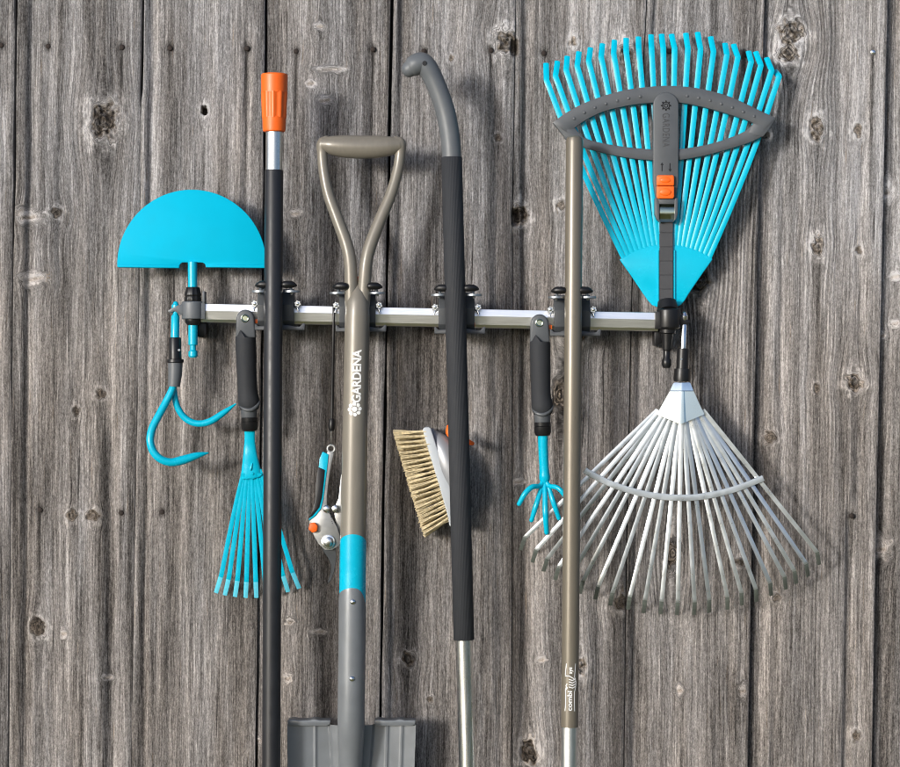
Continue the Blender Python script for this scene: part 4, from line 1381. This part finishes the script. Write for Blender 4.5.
b.build('emblem', 'black_plastic', bar)
b = MB()
for ax, s in ((662, -1), (670, 1)):
    b.prism([(ax - .5, 163), (ax + .5, 163), (ax + .5, 171), (ax - .5, 171)], FD1 + .0034, FD1 + .0039)
    yy0 = 167 + s * 4.6
    b.prism([(ax - 1.7, 167 + s * 2), (ax, yy0), (ax + 1.7, 167 + s * 2)], FD1 + .0034, FD1 + .0040)
b.build('arrow_mark', 'black_plastic', bar)
b = MB()
b.prism([(656.8, 176.5), (658, 175), (673, 175), (674.3, 176.5), (674.3, 185.5), (656.8, 185.5)], FD1 + .002, FD1 + .0095)
b.prism([(656.8, 186), (674.3, 186), (674.3, 197), (673, 198.5), (658, 198.5), (656.8, 197)], FD1 + .002, FD1 + .0115)
bt = b.build('slide_button', 'orange', t, bevel=0.0014, seg=3)
b = MB()
b.ball(665.5, 180, FD1 + .0092, 5.0, sx=1.1, sy=.25, sz=.62, seg=22, rings=12)
b.ball(665.5, 192, FD1 + .0113, 5.2, sx=1.15, sy=.28, sz=.75, seg=22, rings=12)
b.build('finger_pad', 'orange', bt)
b = MB()
b.prism([(655, 198), (657.5, 198), (659.3, 203.5), (659.3, 219.5), (661, 222.8), (657, 219), (655, 214)], FD0, FD1 + .0068)
b.prism([(677.6, 198), (675, 198), (674.6, 203.5), (674.6, 219.5), (672, 222.8), (676, 219), (677.6, 214)], FD0, FD1 + .0068)
b.prism([(657, 198.6), (676, 198.6), (675, 204), (659, 204)], FD0, FD1 + .0062)
b.build('buckle', 'grey_plastic', t, bevel=0.0008)
b = MB()
w0, w1 = 659.6, 674.3
prof = [(203.6, .046), (206, .050), (210, .0525), (214, .052), (217, .048), (219, .0465), (222, .049)]
vs = []
for wx in (w0, w1):
    for yy_, d in prof:
        c = P(wx, yy_, .05)
        vs.append(Vector((c.x, -d - .002, c.z)))
n = len(prof)
b.add(vs, [(j, j + 1, n + j + 1, n + j) for j in range(n - 1)])
b.add([v + Vector((0, .0012, 0)) for v in vs], [(n + j, n + j + 1, j + 1, j) for j in range(n - 1)])
b.build('spring_clip', 'display', t)
b = MB()
for k in range(6):
    ya_ = 219 + k * 14.1
    b.prism([(659.6, ya_), (673, ya_), (673, ya_ + 13.6), (659.6, ya_ + 13.6)], LD - .001, LD + .0052)
b.prism([(660, 205), (672.6, 205), (672.6, 303), (660, 303)], LD - .001, LD + .0044)
b.build('slide_strap', 'strap', t, bevel=0.0004, seg=1)
b = MB()
for xa in (657.2, 673.6):
    b.prism([(xa, 250), (xa + 1.8, 250), (xa + 1.8, 303.6), (xa, 303.6)], LD - .002, LD + .0032)
b.prism([(657.2, 303.8), (675.4, 303.8), (675.4, 305.6), (657.2, 305.6)], LD - .002, LD + .0032)
b.build('strap_guide', 'cyan_plastic', hub, bevel=0.0005, seg=1)
b = MB()
b.tube([(667, 302, 0.048, 9.5), (667.5, 308, 0.052, 10.2), (668, 312, 0.056, 10.2)], seg=24)
b.tube([(667.8, 328, .056, 8.6), (667.6, 333, .056, 8.4), (667.4, 334, .056, 6.4), (667, 350, .056, 4.6), (666.8, 351, .056, 3.6), (666.6, 358, .056, 3.5), (666.5, 360, .056, 4.7), (666.5, 365, .056, 4.8), (666.5, 368, .056, 3.4)], seg=24)
b.build('connector', 'black_plastic', t)

# ------------------------------------------------------------------ metal fan rake
t = thing('steel_fan_rake', 'galvanised steel fan rake with shaded bent tips hanging below the turquoise leaf rake', 'fan rake', P(680, 612, 0.05))
MD = 0.058
b = MB()
b.tube([(684.4, 314, .053, 2.5), (684.4, 316, .053, 3.6), (684.3, 319.5, .053, 3.2), (684.2, 321, .053, 2.3), (684, 324, .053, 2.4), (683.8, 326, .053, 3.3), (683, 350, .053, 3.3)], seg=18, cap='round0')
b.build('pin', 'steel', t)
b = MB()
b.tube([(683, 348.4, .054, 5.2), (683, 349.2, .054, 5.9), (682.2, 368.6, .055, 6.0), (682.2, 369.2, .055, 8.0), (681.8, 378, .056, 8.4), (681.8, 381.6, .056, 8.0)], seg=26)
sk_ = b.build('socket', 'black_plastic', t)
MB().disc(681.5, 359, .058, .0648, 1.1, seg=12).build('release_button', 'dull_steel', sk_)
# folded cover plate with centre ridge
b = MB()
rowsL = [(382.4, 674.2, 689.4), (383.4, 672.6, 690.6), (390.5, 669.3, 693.4), (391.3, 668.8, 693.8), (402, 662.3, 698.8), (414, 655.2, 704.8)]
dep = [.000, .0003, .0012, .0032, .0030, .0028]
prof_u = np.array([0, .02, .2, .40, .44, .47, .5, .54, .57, .61, .8, .98, 1.0])
vs, fs = [], []
for (yy_, xa, xb), d_ in zip(rowsL, dep):
    v = max(0, (yy_ - 391) / 23)
    for u in prof_u:
        px = xa + (xb - xa) * u
        cc = abs(u - .5) * 2
        dp = MD + .0045 + d_ + .004 * (1 - cc) * (0.3 + .7 * v)
        if cc > .97:
            dp -= .004
        if .43 < u < .58 and v > 0:
            dp += .0012
        yb_ = yy_ + (10 * (1 - cc)) * (v ** 1.5)
        c = P(px, yb_, MD)
        vs.append(Vector((c.x, -dp, c.z)))
n = len(prof_u)
for i in range(len(rowsL) - 1):
    for j in range(n - 1):
        fs.append((i * n + j, i * n + j + 1, (i + 1) * n + j + 1, (i + 1) * n + j))
lo_ = len(vs)
vs.extend([Vector((q.x, q.y + .003, q.z)) for q in vs[(len(rowsL) - 1) * n:len(rowsL) * n]])
for j in range(n - 1):
    fs.append(((len(rowsL) - 1) * n + j, (len(rowsL) - 1) * n + j + 1, lo_ + j + 1, lo_ + j))
b.add(vs, fs)
b.build('cover_plate', 'plate', t, angle=14)
mt = [(525, 537.5), (536.3, 550), (547.3, 559), (558.5, 567.5), (571, 575), (583, 581), (598, 587), (612.5, 593), (629.8, 597), (645, 600.5), (661.6, 601.5), (677.8, 602.5), (694.6, 602.3), (709.4, 600.2), (727.4, 597.2), (741.5, 593), (756, 589.3), (770.3, 583.3), (784.6, 577), (794.6, 571.2), (806.4, 564), (817, 552.3)]
for i, (bx, by) in enumerate(mt):
    u = i / 21
    x0 = 657.5 + 45.5 * u
    y0 = 410 + 8 * (1 - abs(2 * u - 1))
    cx_, cy_ = 680.5, 372
    # the tine leaves the plate and runs straight to the bend
    dirx, diry = bx - x0, by - y0
    L_ = math.hypot(dirx, diry)
    tx, ty = bx + dirx / L_ * 3.0 - 2.2 + 2.6 * u, by + 12.5
    w = 4.2
    lift = .0016 * (i % 2)
    p = [(x0, y0, MD + .0005 + lift, 4.2), (x0 + dirx * .3, y0 + diry * .3, MD + .001 + lift, 4.6), (x0 + dirx * .46, y0 + diry * .46, MD + .002, w), (x0 + dirx * .75, y0 + diry * .75, MD + .002, w), (bx - dirx / L_ * 2.5, by - diry / L_ * 2.5, MD, w), (bx, by, MD - .001, w)]
    k = len(p) - 1
    p += [(bx + (tx - bx) * .35, by + (ty - by) * .35, MD - .006, w), (tx, ty, MD - .024, w * .95)]
    MB().strap(p, 0.0014, crown=0.0003, tipfrom=k, tipmi=1, tilt=random.uniform(-.16, .2)).build('tine', ['galv', 'galv_tip'], t, angle=30)
# sheet where the tines leave the plate
b = MB()
shL = [(656.5, 411), (650, 420), (645, 427)]
b.prism([(656.5, 411), (680, 420), (704, 411), (711, 421), (719, 432), (710, 434), (695, 437), (680, 439), (664, 437), (650, 433), (641, 430), (648, 421)], MD - .0030, MD - .0016)
b.build('tine_sheet', 'galv', t, bevel=0.0004, seg=1)
b = MB()
path = [(584.8, 470, MD + .006, 6.2), (590, 473.5, MD + .006, 6.2), (612, 484.4, MD + .006, 6.4), (640, 493, MD + .006, 6.4), (667, 497.2, MD + .006, 6.4), (697, 497.2, MD + .006, 6.4), (730, 490.6, MD + .006, 6.4), (757, 480.8, MD + .006, 6.2), (763.5, 478, MD + .006, 6.2)]
b.strap(path, 0.0030, crown=0.0002, smooth=6)
b.build('cross_brace', 'galv', t, bevel=0.0004, seg=1, angle=12)

# ------------------------------------------------------------------ lawn, out of frame below, mirrored in the metal
bm = bmesh.new()
bmesh.ops.create_grid(bm, x_segments=40, y_segments=40, size=200)
for v in bm.verts:
    v.co.y -= 0
me = bpy.data.meshes.new('lawn')
bm.to_mesh(me); bm.free()
me.materials.append(M['lawn'])
o = bpy.data.objects.new('lawn', me)
COL.objects.link(o)
o['kind'] = 'structure'

# ------------------------------------------------------------------ light
SUN_EL, SUN_AZ = 9.5, 38.0
w = bpy.data.worlds.new('World')
SC.world = w
w.use_nodes = True
nt = w.node_tree
nt.nodes.clear()
bg = nt.nodes.new('ShaderNodeBackground')
sk = nt.nodes.new('ShaderNodeTexSky')
ow = nt.nodes.new('ShaderNodeOutputWorld')
sk.sky_type = 'NISHITA'
sk.sun_disc = False
sk.sun_elevation = R(SUN_EL)
dx, dy = -math.sin(R(SUN_AZ)), -math.cos(R(SUN_AZ))     # from the wall towards the sun
sk.sun_rotation = math.atan2(dx, dy)
sk.air_density = 0.5
sk.dust_density = 2.5
sk.ozone_density = 2.0
bg.inputs['Strength'].default_value = 0.15
nt.links.new(sk.outputs[0], bg.inputs[0])
nt.links.new(bg.outputs[0], ow.inputs[0])
ld = bpy.data.lights.new('sun', 'SUN')
ld.energy = 1.6
ld.angle = R(7)
ld.color = (1.0, 0.99, 0.975)
lo = bpy.data.objects.new('sun', ld)
COL.objects.link(lo)
sv = Vector((dx * math.cos(R(SUN_EL)), dy * math.cos(R(SUN_EL)), math.sin(R(SUN_EL))))
lo.rotation_euler = sv.to_track_quat('Z', 'Y').to_euler()
lo.location = sv * 6

# ------------------------------------------------------------------ camera
cd = bpy.data.cameras.new('camera')
cd.sensor_width = 36
cd.lens = 36 * D / (900 * S)
cd.clip_end = 1000
co_ = bpy.data.objects.new('camera', cd)
COL.objects.link(co_)
co_.location = (0, -D, Z0)
co_.rotation_euler = (R(90), 0, 0)
SC.camera = co_
SC.view_settings.view_transform = 'Standard'
SC.view_settings.look = 'None'
SC.view_settings.exposure = 0.66
SC.view_settings.gamma = 1
SC.cycles.filter_width = 1.05
SC.render.resolution_x = 1024
SC.render.resolution_y = 873
